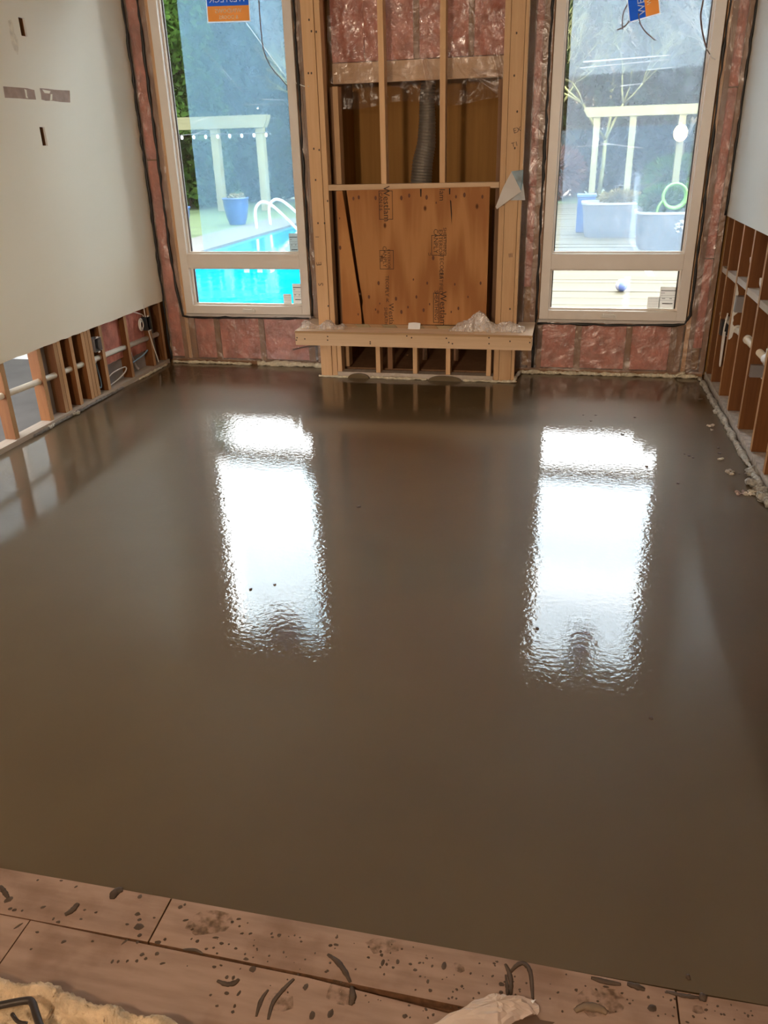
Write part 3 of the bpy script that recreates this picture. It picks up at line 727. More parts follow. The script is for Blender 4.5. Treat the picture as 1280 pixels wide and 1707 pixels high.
M_VEIL = sheet('hanging_plastic_veil', (0.90, 0.86, 0.83), 0.012, (0.6, 0.5, 0.42), gloss=0.025, rough=0.2, wrinkle=0.6, wscale=7, streak=0.04, translucent=False)
obj('vapour_barrier', hang(), [M_HANG, M_VEIL], wb, smooth=True)
# folds gathered at the torn right corner of the sheet
mb = MB()
def fold(pts, wv):
    k = len(pts)
    mb.grid(lambda u, v: (Vector(pts[0]).lerp(Vector(pts[1]), v) + Vector((wv[0] * (u - .5), -.012 * math.sin(u * 9.4), wv[1] * (u - .5) + .02 * math.sin(v * 5 + u * 4)))), 8, 8)
fold([(-0.73, 6.215, 2.10), (-0.50, 6.21, 2.02)], (.03, .10)); fold([(-0.56, 6.21, 2.20), (-0.49, 6.20, 2.02)], (.06, .06)); fold([(-1.06, 6.22, 2.22), (-1.00, 6.215, 2.02)], (.05, .03))
obj('plastic_fold', mb, M_HANG, wb, smooth=True)
# knot marks, nail heads and pencil writing on the posts
mb = MB()
for px, py in ((519, 52), (527, 53), (514, 122), (519, 122), (523, 248), (532, 250), (515, 33), (541, 372), (546, 335), (547, 510), (861, 55), (857, 126), (862, 186), (871, 391), (850, 515), (858, 247), (526, 300), (530, 372)):
    p = at_y(px, py, YF - .0022); mb.grid(lambda u, v, p=p: (p.x + .006 * v * math.cos(6.28 * u), YF - .0024, p.z + .008 * v * math.sin(6.28 * u)), 8, 1, closed_u=True)
obj('nail_head', mb, M_PENCIL, ff)['kind'] = 'stuff'
def mark(s, px, py, size, rot):
    p = at_y(px, py, YF - .0016)
    obj('pencil_mark', text_mb(s, size, Matrix.Translation((p.x, YF - .0016, p.z)) @ fx @ Matrix.Rotation(math.radians(rot), 4, 'Z')), M_PENCIL, ff)
mark('I', 529, 395, .04, 90); mark('E', 532, 440, .055, 95); mark('S', 535, 474, .055, 95)
mark('EX', 862, 217, .045, 15); mark('T1', 858, 241, .040, 15); mark('III', 851, 426, .04, 8)

# ---- plywood panel with a long crack
pp = thing('plywood_panel', 'orange plywood panel with black stamps and a long crack, nailed over fireplace opening', 'panel', (-1.1, YF - .02, .42))
yp0, yp1 = YF - .019, YF - .002
def PX(px, py):
    p = at_y(px, py, yp0); return (p.x, p.z)
obj('panel_piece', MB().prism([PX(571.5, 541), PX(603, 541), PX(601.5, 520), PX(599, 500), PX(570.5, 318.5), PX(560.5, 318.5)], yp0, yp1), M_PLY, pp)
obj('panel_piece', MB().prism([PX(608, 541), PX(810, 541.5), PX(816.5, 311), PX(577.5, 317.5), PX(599, 470), PX(605, 503), PX(603.5, 512)], yp0, yp1), M_PLY, pp)
def ink(pts, name, mat=M_INK, y=yp0 - .0006):
    mb = MB()
    for q in pts: mb.poly([(x, y, z) for x, z in [PX(*t) for t in q]])
    return obj(name, mb, mat, pp)
for q in ([(700, 315), (702.8, 315), (702.3, 328), (700.6, 328)], [(748.3, 314), (750.6, 314), (750.4, 324), (748.6, 324)], [(750, 333), (752, 335), (753.3, 356), (753, 376), (751.8, 360)]):
    ink([q], 'saw_kerf', M_DARK)
def stamp(s, px, py, size, rot=-90, mat=M_INK):
    x, z = PX(px, py)
    obj('stamp_lettering', text_mb(s, size, Matrix.Translation((x, yp0 - .0007, z)) @ fx @ Matrix.Rotation(math.radians(rot), 4, 'Z')), mat, pp)
stamp('Westlam', 644, 340, .066); stamp('CAN 0.6', 634.5, 336, .034); stamp('lam', 736.5, 325, .056)
stamp('CANPLY', 641, 428, .040); stamp('EXTERIOR', 648, 432, .030); stamp('FIR', 635, 432, .035)
stamp('TECO', 645, 470, .035); stamp('PLY', 645, 487, .04); stamp('R', 646, 501, .04, 0)
stamp('CANPLY', 726, 402, .045); stamp('EXTERIOR', 734, 405, .040); stamp('SHEATHING', 741, 402, .034); stamp('U', 716, 424, .03, 0)
stamp('TECO18.5', 736, 445, .040); stamp('CERTIFIED', 735, 470, .040); stamp('SHEATHING', 727, 509, .040); stamp('Westlam', 738, 515, .070)
stamp('Westlam', 652, 528, .055); stamp('SHEATH', 643, 527, .036)
def frame(px0, py0, px1, py1, t=.004):
    x0, z1 = PX(px0, py0); x1, z0 = PX(px1, py1); y = yp0 - .0006; mb = MB()
    for a in ((x0, x1, z0, z0 + t), (x0, x1, z1 - t, z1), (x0, x0 + t, z0, z1), (x1 - t, x1, z0, z1)): mb.poly([(a[0], y, a[2]), (a[1], y, a[2]), (a[1], y, a[3]), (a[0], y, a[3])])
    obj('stamp_box', mb, M_INK, pp)
frame(631, 318, 655, 366); frame(632.5, 417, 656.5, 449); frame(719, 392, 743.5, 426); frame(722, 488, 732, 538)
mb = MB()
rk = random.Random(5)
for px, py in ((589, 331), (598, 329), (626, 330), (669, 330), (682, 326), (711, 329), (727, 338), (760, 328), (774, 325), (804, 328), (631, 472), (689, 466), (712, 472), (758, 474), (801, 472), (694, 495), (633, 506), (626, 516), (680, 512), (669, 520), (706, 517), (716, 507), (615, 495), (752, 520), (764, 514), (780, 495), (566, 364), (567, 413), (597, 524), (600, 490), (722, 430), (660, 498)):
    x, z = PX(px, py); a = .006 + rk.random() * .007
    mb.grid(lambda u, v, x=x, z=z, a=a: (x + a * .75 * v * math.cos(6.283 * u), yp0 - .0005, z + a * 1.3 * v * math.sin(6.283 * u)), 9, 1, closed_u=True)
obj('knot', mb, plain('dark_knots', (0.13, 0.045, 0.018), 0.7), pp)['kind'] = 'stuff'

# ---- hearth shelf
SX0, SX1, SY0 = -1.985, -0.205, 5.800
hs = thing('hearth_shelf', 'pale plywood hearth shelf with pine front board below the plywood panel', 'shelf', (-1.1, 6.0, .29))
top = MB()
top.box(SX0, SX1, SY0 - .002, YF - .004, 0.384, 0.401, 0, mx=1, my=1); top.box(SX0, -1.855, YF - .004, D - .02, 0.384, 0.401, 0, mx=1, my=1); top.box(-0.333, SX1, YF - .004, D - .02, 0.384, 0.401, 0, mx=1, my=1)
obj('shelf_top', top, [M_SHELF, M_PLYEDGE], hs)
obj('front_board', MB().box(SX0 + .002, SX1 - .002, SY0, SY0 + .038, 0.293, 0.3835), M_PINEX, hs)
for a in (SX0 + .002, -1.45, -0.80, SX1 - .040): obj('joist', MB().box(a, a + .038, SY0 + .039, YF - .004, 0.295, 0.383), M_PINEX, hs)
obj('under_board', MB().box(SX0 + .04, SX1 - .04, SY0 + .039, YF - .004, 0.289, 0.2945), M_PLYEDGE, hs)
mb = MB()
for px, py in ((495, 563), (494, 567), (546, 561), (546, 567), (617, 570), (617, 573), (686, 563), (744, 564), (748, 571), (754, 573), (815, 563), (815, 573), (850, 569), (884, 563), (883, 571), (678, 560), (508, 565)):
    p = at_y(px, py, SY0 - .001); mb.grid(lambda u, v, p=p: (p.x + .006 * v * math.cos(6.28 * u), SY0 - .0008, p.z + .006 * v * math.sin(6.28 * u)), 8, 1, closed_u=True)
obj('nail_head', mb, M_PENCIL, hs)['kind'] = 'stuff'
# row of slanting spacer blocks below the panel
xx = -1.655; i = 0
MSP = [wood('spacer_a', (0.42, 0.26, 0.14), (0.32, 0.19, 0.1), 'x'), wood('spacer_b', (0.36, 0.28, 0.16), (0.28, 0.2, 0.11), 'x')]
while xx < -0.60:
    obj('spacer_block', MB().prism([(xx + .022, .4015), (xx + .122, .4015), (xx + .098, .424), (xx - .002, .424)], YF - .03, YF - .003), MSP[i % 2], hs); xx += .104; i += 1
# white card leaning on the spacers
p0 = at_y(681, 546, YF - .034); p1 = at_y(701, 537, YF - .034)
cdm = MB().grid(lambda u, v: (p0.x + (p1.x - p0.x) * u, YF - .060 + .022 * v - .006 * math.sin(math.pi * u), .4020 + .040 * v + .006 * math.sin(math.pi * u) * v), 8, 3)
o = obj('paper_card', cdm, M_STW, origin=(p0.x, YF - .05, .402)); tag(o, 'small white paper card leaning at the foot of the plywood panel', 'card')
o.modifiers.new('thickness', 'SOLIDIFY').thickness = .0008

# crumpled plastic on the shelf
def crumple(name, outline_fn, nu, nv, origin, label):
    R = random.Random(len(name) + nu)
    mb = MB().grid(outline_fn, nu, nv)
    vv = []
    for v in mb.v: vv.append((v[0] + R.uniform(-.006, .006), v[1] + R.uniform(-.006, .006), max(.403, v[2] + R.uniform(-.007, .007))))
    mb.v = vv
    o = obj(name, mb, M_BAG, origin=origin, smooth=False)
    return tag(o, label, 'plastic')
def h1(u, v):   # right-hand heap
    x = -0.815 + 0.545 * u; y = 5.875 + .10 * v
    hgt = .140 * math.exp(-((u - .40) / .16) ** 2) + .05 * math.exp(-((u - .16) / .12) ** 2) + .072 * math.exp(-((u - .80) / .2) ** 2)
    return (x, y + .012 * math.sin(u * 19), .403 + hgt * math.sin(math.pi * min(1, v * 1.15)) ** .7)
crumple('plastic_sheeting', h1, 26, 8, (-0.55, 5.92, .402), 'crumpled clear plastic heaped on the shelf on the deck-window side')
def h2(u, v):
    x = -1.955 + 0.345 * u; y = 5.86 + .12 * v
    hgt = .055 * math.exp(-((u - .10) / .16) ** 2) + .066 * math.exp(-((u - .58) / .16) ** 2) + .03 * math.exp(-((u - .92) / .1) ** 2)
    return (x, y + .01 * math.sin(u * 23), .403 + hgt * math.sin(math.pi * min(1, v * 1.15)) ** .7)
crumple('plastic_sheeting', h2, 20, 8, (-1.78, 5.92, .402), 'crumpled clear plastic scrap on the shelf on the pool-window side')
mb = MB().grid(lambda u, v: (-0.40 + .135 * v, 6.0 - .055 + .0 * v + .02 * math.cos(6.283 * u) - .02, .423 + .02 * math.sin(6.283 * u)), 16, 3, closed_u=True)
mb.grid(lambda u, v: (-0.40 + .135 * v, 6.0 - .055 + .014 * math.cos(6.283 * u) - .02, .423 + .014 * math.sin(6.283 * u)), 16, 1, closed_u=True)
tag(obj('paper_tube', mb, M_PAPERG, origin=(-0.34, 5.93, .403), smooth=True), 'short grey paper tube under the plastic on the shelf', 'tube')

# folded flyer stapled to the right post
fy = thing('flyer', 'folded flyer with dark blue print stapled to the pine post next to the deck window', 'paper', tuple(at_y(862, 333, YF - .006)))
def FY(pts, dy): return [(q.x, YF - dy(i), q.z) for i, q in enumerate([at_y(a, b, YF - .006) for a, b in pts])]
mb = MB().poly(FY([(852, 285.5), (872.5, 283), (871.5, 305), (875, 332), (861, 332.5), (866, 318)], lambda i: .005 + .002 * (i % 2)))
obj('printed_page', mb, M_PAPERB, fy)
mb = MB().poly(FY([(852.5, 286), (869, 319), (829, 348), (827, 344), (839, 312)], lambda i: (.008, .02, .05, .05, .03)[i]))
obj('folded_page', mb, M_PAPERG, fy)
mb = MB().poly(FY([(869, 318), (871.8, 305), (875.5, 333.5), (850, 334)], lambda i: .009)); obj('lower_page', mb, plain('flyer_grey_print', (0.40, 0.41, 0.41), 0.5, var=0.15, scale=20), fy)

# flexible liner in the chase
mb = MB(); pts = []; rs = []
prof = [(-1.135, 1.05, .084), (-1.130, 1.385, .082), (-1.118, 1.53, .078), (-1.087, 1.667, .070), (-1.080, 1.82, .062), (-1.082, 1.95, .056), (-1.07, 2.10, .054), (-1.04, 2.35, .054)]
for i in range(len(prof) - 1):
    for k in range(14):
        t = k / 14; a, b = prof[i], prof[i + 1]
        pts.append((a[0] + (b[0] - a[0]) * t, 6.52, a[1] + (b[1] - a[1]) * t)); rs.append((a[2] + (b[2] - a[2]) * t) + (.0035 if k % 2 else -.0035))
tag(obj('flex_duct', MB().tube(pts, rs, 20), M_DUCT, origin=(-1.13, 6.52, 1.05)), 'corrugated aluminium flue liner hanging inside the fireplace chase', 'duct')

# ================================================================== PIPES, BOXES, CABLES
def run(pts, n=10):
    """smooth polyline through points"""
    P = [Vector(p) for p in pts]; out = []
    for i in range(len(P) - 1):
        a, b, c, d = P[max(i - 1, 0)], P[i], P[i + 1], P[min(i + 2, len(P) - 1)]
        for k in range(n):
            t = k / n
            out.append(0.5 * ((2 * b) + (c - a) * t + (2 * a - 5 * b + 4 * c - d) * t * t + (3 * b - a - 3 * c + d) * t ** 3))
    out.append(P[-1]); return out
pl = thing('vacuum_pipe', 'long cream pipe running through the studs below the cream drywall', 'pipe', (XL - .045, 5.1, .28))
obj('pipe', MB().tube([(XL - .045, 3.4, .345), (XL - .045, 4.5, .305), (XL - .045, 6.20, .262)], .020, 14), M_PVC, pl, smooth=True)
obj('coupling', MB().tube([(XL - .045, 5.178, .2805), (XL - .045, 5.205, .280)], .024, 14), M_WHITE, pl, smooth=True); obj('valve_stub', MB().tube([(XL - .045, 5.192, .30), (XL - .045, 5.192, .335)], .009, 8), M_WHITE, pl, smooth=True)
pr = thing('drain_pipe', 'cream pipe with elbow and riser through the studs below the pale drywall', 'pipe', (XR + .05, 5.2, .52))
obj('pipe', MB().tube([(XR + .05, 6.20, .50), (XR + .05, 4.70, .525)], .021, 14), M_PVC, pr, smooth=True)
obj('riser', MB().tube([(XR + .05, 4.655, .56), (XR + .05, 4.655, 1.15)], .020, 14), M_PVC, pr, smooth=True)
obj('elbow', MB().tube(run([(XR + .05, 4.75, .525), (XR + .05, 4.69, .527), (XR + .05, 4.66, .545), (XR + .05, 4.655, .60)], 5), .0275, 14), M_WHITE, pr, smooth=True)
for y in (5.60, 5.262): obj('pipe_collar', MB().tube([(XR + .05, y + .022, .511 + (5.6 - y) * .02), (XR + .05, y, .511 + (5.6 - y) * .02)], .027, 14), M_WHITE, pr, smooth=True)
def ebox(name, c, sx, sy, sz, mat, label, cat='outlet box', inner=True, open_axis=1):
    t = thing(name, label, cat, c); x, y, z = c
    mb = MB(); h = .003
    mb.box(x - sx / 2, x - sx / 2 + h, y - sy / 2, y + sy / 2, z, z + sz)
    mb.box(x - sx / 2 + h, x + sx / 2, y - sy / 2, y - sy / 2 + h, z, z + sz).box(x - sx / 2 + h, x + sx / 2, y + sy / 2 - h, y + sy / 2, z, z + sz)
    mb.box(x - sx / 2 + h, x + sx / 2, y - sy / 2 + h, y + sy / 2 - h, z, z + h).box(x - sx / 2 + h, x + sx / 2, y - sy / 2 + h, y + sy / 2 - h, z + sz - h, z + sz)
    obj('body', mb, mat, t)
    obj('inside', MB().box(x - sx / 2 + .004, x - sx / 2 + .006, y - sy / 2 + .004, y + sy / 2 - .004, z + .004, z + sz - .004), M_BLACK, t)
    for zz in (z - .010, z + sz): obj('ear', MB().box(x + sx / 2 - .004, x + sx / 2, y - .012, y + .012, zz, zz + .010), M_WHITE, t)
    return t
b1 = ebox('outlet_box', (XL - .035, 5.235, .345), .062, .095, .095, M_BOX, 'grey metal outlet box beside the triple stud under cream drywall')
b2 = ebox('outlet_box', (XL - .010, 5.985, .345), .05, .060, .105, M_BLACK, 'black outlet box near the corner under cream drywall, with coiled cable')
b3 = ebox('outlet_box', (XR + .05, 5.60, .625), .08, .055, .10, M_BOX, 'grey arched outlet box on the stud above the drain pipe')
b4 = ebox('outlet_box', (XR + .028, 5.945, .405), .05, .07, .10, M_BLACK, 'black outlet box hung with cable loops in the corner under the pale drywall')
b5 = ebox('outlet_box', (XR + .045, 5.262 - .36, .385), .07, .030, .07, M_BOX, 'small open metal box on the stud beneath the drain pipe')
b5.location.y -= .012
# plaster smear on the stud beside the arched box
mb = MB(); R = random.Random(4)
pts_l = [(XR + .0035, 5.629, .80 - .37 * k / 12) for k in range(13)]
mb.grid(lambda u, v: (XR + .006 + (.022 + .013 * math.sin(v * 17) + .006 * math.sin(v * 41)) * u * min(1, v * 4) , 5.6275, .80 - .36 * v), 3, 26)
tag(obj('plaster_smear', mb, M_GYP, origin=(XR + .01, 5.6275, .45)), 'lumpy grey plaster smear down the stud edge beside the arched box', 'smear')
def cable(pts, r, mat, label, name='cable', group=None):
    q = run(pts, 8); o = obj(name, MB().tube(q, r, 7), mat, origin=q[-1], smooth=True); return tag(o, label, 'cable', group)
xw = XL - .02
cable([(xw, 5.77, .535), (xw, 5.86, .505), (xw, 5.95, .475), (xw + .005, 5.965, .455)], .004, M_CABLE, 'white cable running from behind cream drywall to the black corner box')
mb = MB()
for k, r in enumerate((.048, .040, .030)):
    mb.tube([(xw + .004 * k, 5.915 + r * .75 * math.cos(t * .2617), .40 + r * math.sin(t * .2617)) for t in range(24)], .0045, 6, closed=True)
tag(obj('cable_coil', mb, M_CABLE, origin=(xw, 5.915, .355), smooth=True), 'small coil of white cable beside the black corner box', 'cable')
cable([(xw + .018, 5.965, .55), (xw + .018, 5.975, .40), (xw + .020, 6.01, .25), (xw + .02, 6.065, .10), (xw + .02, 6.075, .055)], .004, M_CABLE, 'white cable hanging down past the black corner box to the plate')
cable([(xw - .03, 5.69, .120), (xw - .03, 5.80, .135), (xw - .03, 5.92, .145), (xw - .03, 6.01, .17)], .006, M_CABLEB, 'pale blue cable stretched low between studs near the corner')
cable([(xw - .04, 5.74, .245), (xw - .04, 5.77, .16), (xw - .035, 5.80, .085), (xw - .035, 5.83, .060)], .010, plain('clear_cable_sleeve', (0.62, 0.60, 0.60), 0.4), 'pale sleeve hanging from the cream pipe near the corner', 'cable_sleeve')
cable([(xw - .045, 5.325, .075), (xw - .03, 5.42, .125), (xw - .02, 5.55, .135), (xw - .02, 5.62, .125), (xw - .02, 5.60, .095), (xw - .025, 5.48, .062), (xw - .04, 5.36, .040)], .005, M_CABLE, 'white cable loop lying on the plate between two studs')
cable([(xw - .03, 5.19, .25), (xw - .03, 5.20, .14), (xw - .03, 5.225, .075), (xw - .03, 5.25, .07), (xw - .03, 5.255, .12), (xw - .03, 5.235, .25)], .005, M_CABLEB, 'pale blue cable loop hanging under the cream pipe by the triple stud')
cable([(XR + .03, 5.90, .56), (XR + .02, 5.895, .45), (XR + .02, 5.88, .32), (XR + .02, 5.855, .22), (XR + .02, 5.835, .22), (XR + .02, 5.84, .34), (XR + .025, 5.87, .44)], .0055, M_CABLE, 'pale cable loops dangling from the black box in the corner under the pale drywall')
cable([(XR + .05, 5.80, 1.15), (XR + .05, 5.80, 1.0), (XR + .05, 5.79, .835)], .010, plain('grey_conduit', (0.26, 0.23, 0.22), 0.4, 0.3), 'grey conduit dropping onto the blocking below the pale drywall', 'conduit')
cable([(XR + .03, 5.42, .985), (XR + .03, 5.40, .955), (XR + .03, 5.36, .925), (XR + .03, 5.332, .912)], .012, M_CABLE, 'white hose end poking through a stud above the blocking', 'hose_end')
cable([(XR + .03, 5.07, .915), (XR + .03, 5.06, .885), (XR + .03, 5.01, .868), (XR + .03, 4.956, .872)], .012, M_CABLE, 'white curved hose end poking between studs below pale drywall', 'hose_end')
cable([(-2.26, gy - .02, 2.85), (-2.262, gy - .02, 2.45), (-2.25, gy - .02, 2.30), (-2.20, gy - .025, 2.20), (-2.13, gy - .03, 2.125), (-2.075, D - .012, 2.075)], .004, M_WIRE, 'thin brown wire curving down over the blue filmed window', 'wire')
p = [at_y(a, b, D - .02) for a, b in ((1172, 0), (1168, 25), (1171, 55), (1178, 80), (1187, 95))]
cable([p[0] + Vector((0, 0, .3))] + p, .0055, M_WIRE, 'brown wire with stripped end hanging beside the torn filmed window', 'wire')
cable([p[-2], p[-1] + Vector((.0, 0, .0)), p[-1] + Vector((.022, -.004, -.012))], .006, M_CABLE, 'bare white wire end at the torn filmed window jamb', 'wire_end')
for s_, lab in (([(1064, 22), (1067, 38), (1076, 53), (1092, 67)], 'short brown wire dangling below the crooked sticker'), ([(1045, 8), (1039, 22), (1037, 36), (1038, 49)], 'short brown wire curling beside the crooked sticker'), ([(1049, 35), (1040, 45), (1028, 50)], 'brown wire stub crossing under the crooked sticker')):
    q = [at_y(a, b, gy - .02) for a, b in s_]; cable(q, .004, M_WIRE, lab, 'wire')
p = [at_y(a, b, D - .02) for a, b in ((488, 583), (497, 581), (510, 578), (526, 577))]
cable(p, .006, M_WIRE, 'dark twig of wire across the pink insulation between pool window and framing', 'wire')
q = at_y(490, 137, D - .016); q2 = at_y(508, 144, D - .04); cable([q, q2, at_y(514, 144, YF - .004)], .0035, M_CABLE, 'pale string tied from the pool window across to the pine post', 'string')

# ================================================================== FOAM AND FLOOR SCRAPS
def foam(name, pts, r, mat, label, seed=0, cat='foam', lump=.5, step=.018):
    R = random.Random(seed); out = []; rs = []
    P = [Vector(p) for p in pts]; ph = R.uniform(0, 9); s = 0
    for i in range(len(P) - 1):
        n = max(2, int((P[i + 1] - P[i]).length / step))
        for k in range(n):
            t = k / n; q = P[i].lerp(P[i + 1], t); s += step
            out.append((q.x + R.uniform(-.2, .2) * r, q.y + R.uniform(-.2, .2) * r, max(q.z + R.uniform(-.2, .3) * r, .35 * r)))
            rs.append(r * (1 + lump * (.5 * math.sin(s * 31 + ph) * math.sin(s * 13) + R.uniform(-.5, .5))))
    out.append(P[-1]); rs.append(r * .4)
    o = obj(name, MB().tube(out, rs, 8), mat, origin=(P[0].x, P[0].y, 0), smooth=True)
    return tag(o, label, cat)
yf = D - .022
foam('foam_bead', [(XL + .03, yf, .012), (-2.9, yf, .012), (-2.55, yf, .010)], .012, M_FOAM, 'thin cream foam bead along the floor under the blue filmed window', 1)
foam('foam_bead', [(-2.5, yf, .016), (-2.2, yf, .016), (-1.90, yf, .016)], .022, M_FOAM, 'thick cream foam bead along the floor between pool window and framing', 2)
foam('foam_bead', [(-1.87, 5.985, .006), (-1.70, 5.98, .006), (-1.55, 5.984, .005)], .008, M_FOAM, 'thin cream foam crust at the foot of the pine post by the pool window', 3)
foam('foam_bead', [(-1.45, 5.985, .008), (-1.2, 5.983, .008), (-1.0, 5.985, .007)], .010, M_FOAM, 'pale foam crust along the middle of the framing plate', 4)
foam('foam_bead', [(-0.72, 5.985, .008), (-0.5, 5.982, .008), (-0.31, 5.984, .010)], .009, M_FOAM, 'pale foam crust at the foot of the pine posts by the deck window', 5)
foam('foam_bead', [(-0.33, 6.0, .02), (-0.325, 6.10, .018), (-0.30, yf - .02, .016), (-0.1, yf, .012), (0.3, yf, .012), (0.85, yf, .013), (1.03, yf - .005, .014)], .015, M_FOAM, 'cream foam bead along the floor under the torn filmed window', 6)
foam('foam_lump', [(0.86, yf - .02, .018), (0.90, yf - .025, .045), (0.93, yf - .03, .05)], .014, M_FOAM, 'small cream foam curl standing on the bead near the corner', 7)
fbr = foam('foam_bead', [(1.035, 6.24, .012), (1.040, 5.9, .012), (1.040, 5.55, .012), (1.045, 5.2, .014), (1.043, 4.8, .014), (1.048, 4.45, .016), (1.048, 4.2, .018), (1.045, 3.85, .020)], .016, M_FOAMG, 'long grey crusted foam bead along the floor below the pale drywall', 8, lump=.8)
for k, (x, y, r) in enumerate(((1.045, 5.62, .026), (1.03, 5.40, .022), (1.045, 4.30, .034), (1.02, 4.16, .030), (1.045, 4.06, .036), (1.03, 3.96, .034))):
    obj('lump', MB().blob((x, y, r * .55), r, (1, 1.2, .6), .3, 12, 8, seed=k), M_FOAMG, fbr, smooth=True)
scr = [((1183, 712), .022, 5), ((1187, 718), .010, 3), ((1200, 767), .020, 4), ((1216, 788), .024, 5), ((1234, 822), .022, 5), ((1250, 823), .026, 6), ((1168, 667), .014, 3)]
labs = ['foam crumb cluster in the screed beside the bead, farthest but one from the camera side', 'tiny foam crumb next to a larger scrap in the wet screed', 'ring-shaped foam scrap floating in the wet screed', 'dark-edged foam scrap in the wet screed between ring scrap and big crust', 'pinkish foam crust touching the crusted bead end', 'knobbly foam crust joined beside the pinkish one at the bead end', 'faint dark scrap sunk in the screed near the back corner']
labs[0] = 'white and dark foam crumb cluster sunk in the wet screed'
for k, ((px, py), r, n) in enumerate(scr):
    c = at_z(px, py, 0); mb = MB(); R = random.Random(k)
    for i in range(n): mb.blob((c.x + R.uniform(-1, 1) * r, c.y + R.uniform(-1, 1) * r * 1.2, .004 + R.uniform(0, .004)), r * R.uniform(.35, .6), (1, 1, .55), .35, 8, 5, seed=k * 10 + i)
    tag(obj('foam_scrap', mb, plain('foam_scrap_%d' % k, ((.55, .47, .38), (.6, .52, .45), (.62, .56, .46), (.40, .34, .27), (.45, .34, .30), (.60, .54, .44), (.16, .12, .09))[k], .7, var=.5, scale=60), origin=(c.x, c.y, 0), smooth=False), labs[k], 'foam scrap')
mb = MB(); R = random.Random(21)
for px, py in ((972, 692), (993, 692), (985, 702), (1058, 696), (908, 735), (1038, 725), (1078, 778), (895, 1048), (418, 983), (458, 975), (373, 831), (1085, 1197), (1130, 806), (1141, 757), (1148, 760), (1155, 763), (1232, 790), (1147, 1628), (598, 845), (1197, 747), (1199, 756)):
    c = at_z(px, py, 0); mb.blob((c.x, c.y, .001), .006 + R.random() * .004, (1, 1.3, .4), .3, 7, 4, seed=px)
tag(obj('floor_speck', mb, M_SPLAT, smooth=True), 'scattered tiny grit specks on the wet screed', 'grit', kind='stuff')
# dark foam strip between left plate and screed
foam('foam_strip', [(XL + .012, 6.20, .006), (XL + .014, 5.9, .010), (XL + .012, 5.7, .006)], .010, M_FOAM, 'short cream foam streak at the floor in the corner by the pool window', 31)
foam('sill_gasket', [(XL + .006, 5.45, .006), (XL + .008, 5.1, .010), (XL + .008, 4.75, .010), (XL + .006, 4.3, .006)], .010, plain('grey_sill_gasket', (0.16, 0.14, 0.12), .7, var=.3, scale=30), 'dark grey sill gasket strip along the plate under cream drywall at the floor', 32, 'gasket', .3)
for k, (y, r) in enumerate(((4.76, .022), (4.50, .016))):
    mb = MB(); R = random.Random(k)
    for i in range(5): mb.blob((XL + .016 + R.uniform(-.01, .012), y + R.uniform(-.03, .03), .010 + R.uniform(0, .01)), r * R.uniform(.4, .7), (1, 1, .8), .4, 8, 5, seed=i + 50 * k)
    tag(obj('foam_scrap', mb, M_FOAMG, origin=(XL + .016, y, 0)), ('torn foam tuft by the double stud on the plate under cream drywall', 'torn foam tuft on the plate under cream drywall beside the wide open bay')[k], 'foam scrap')

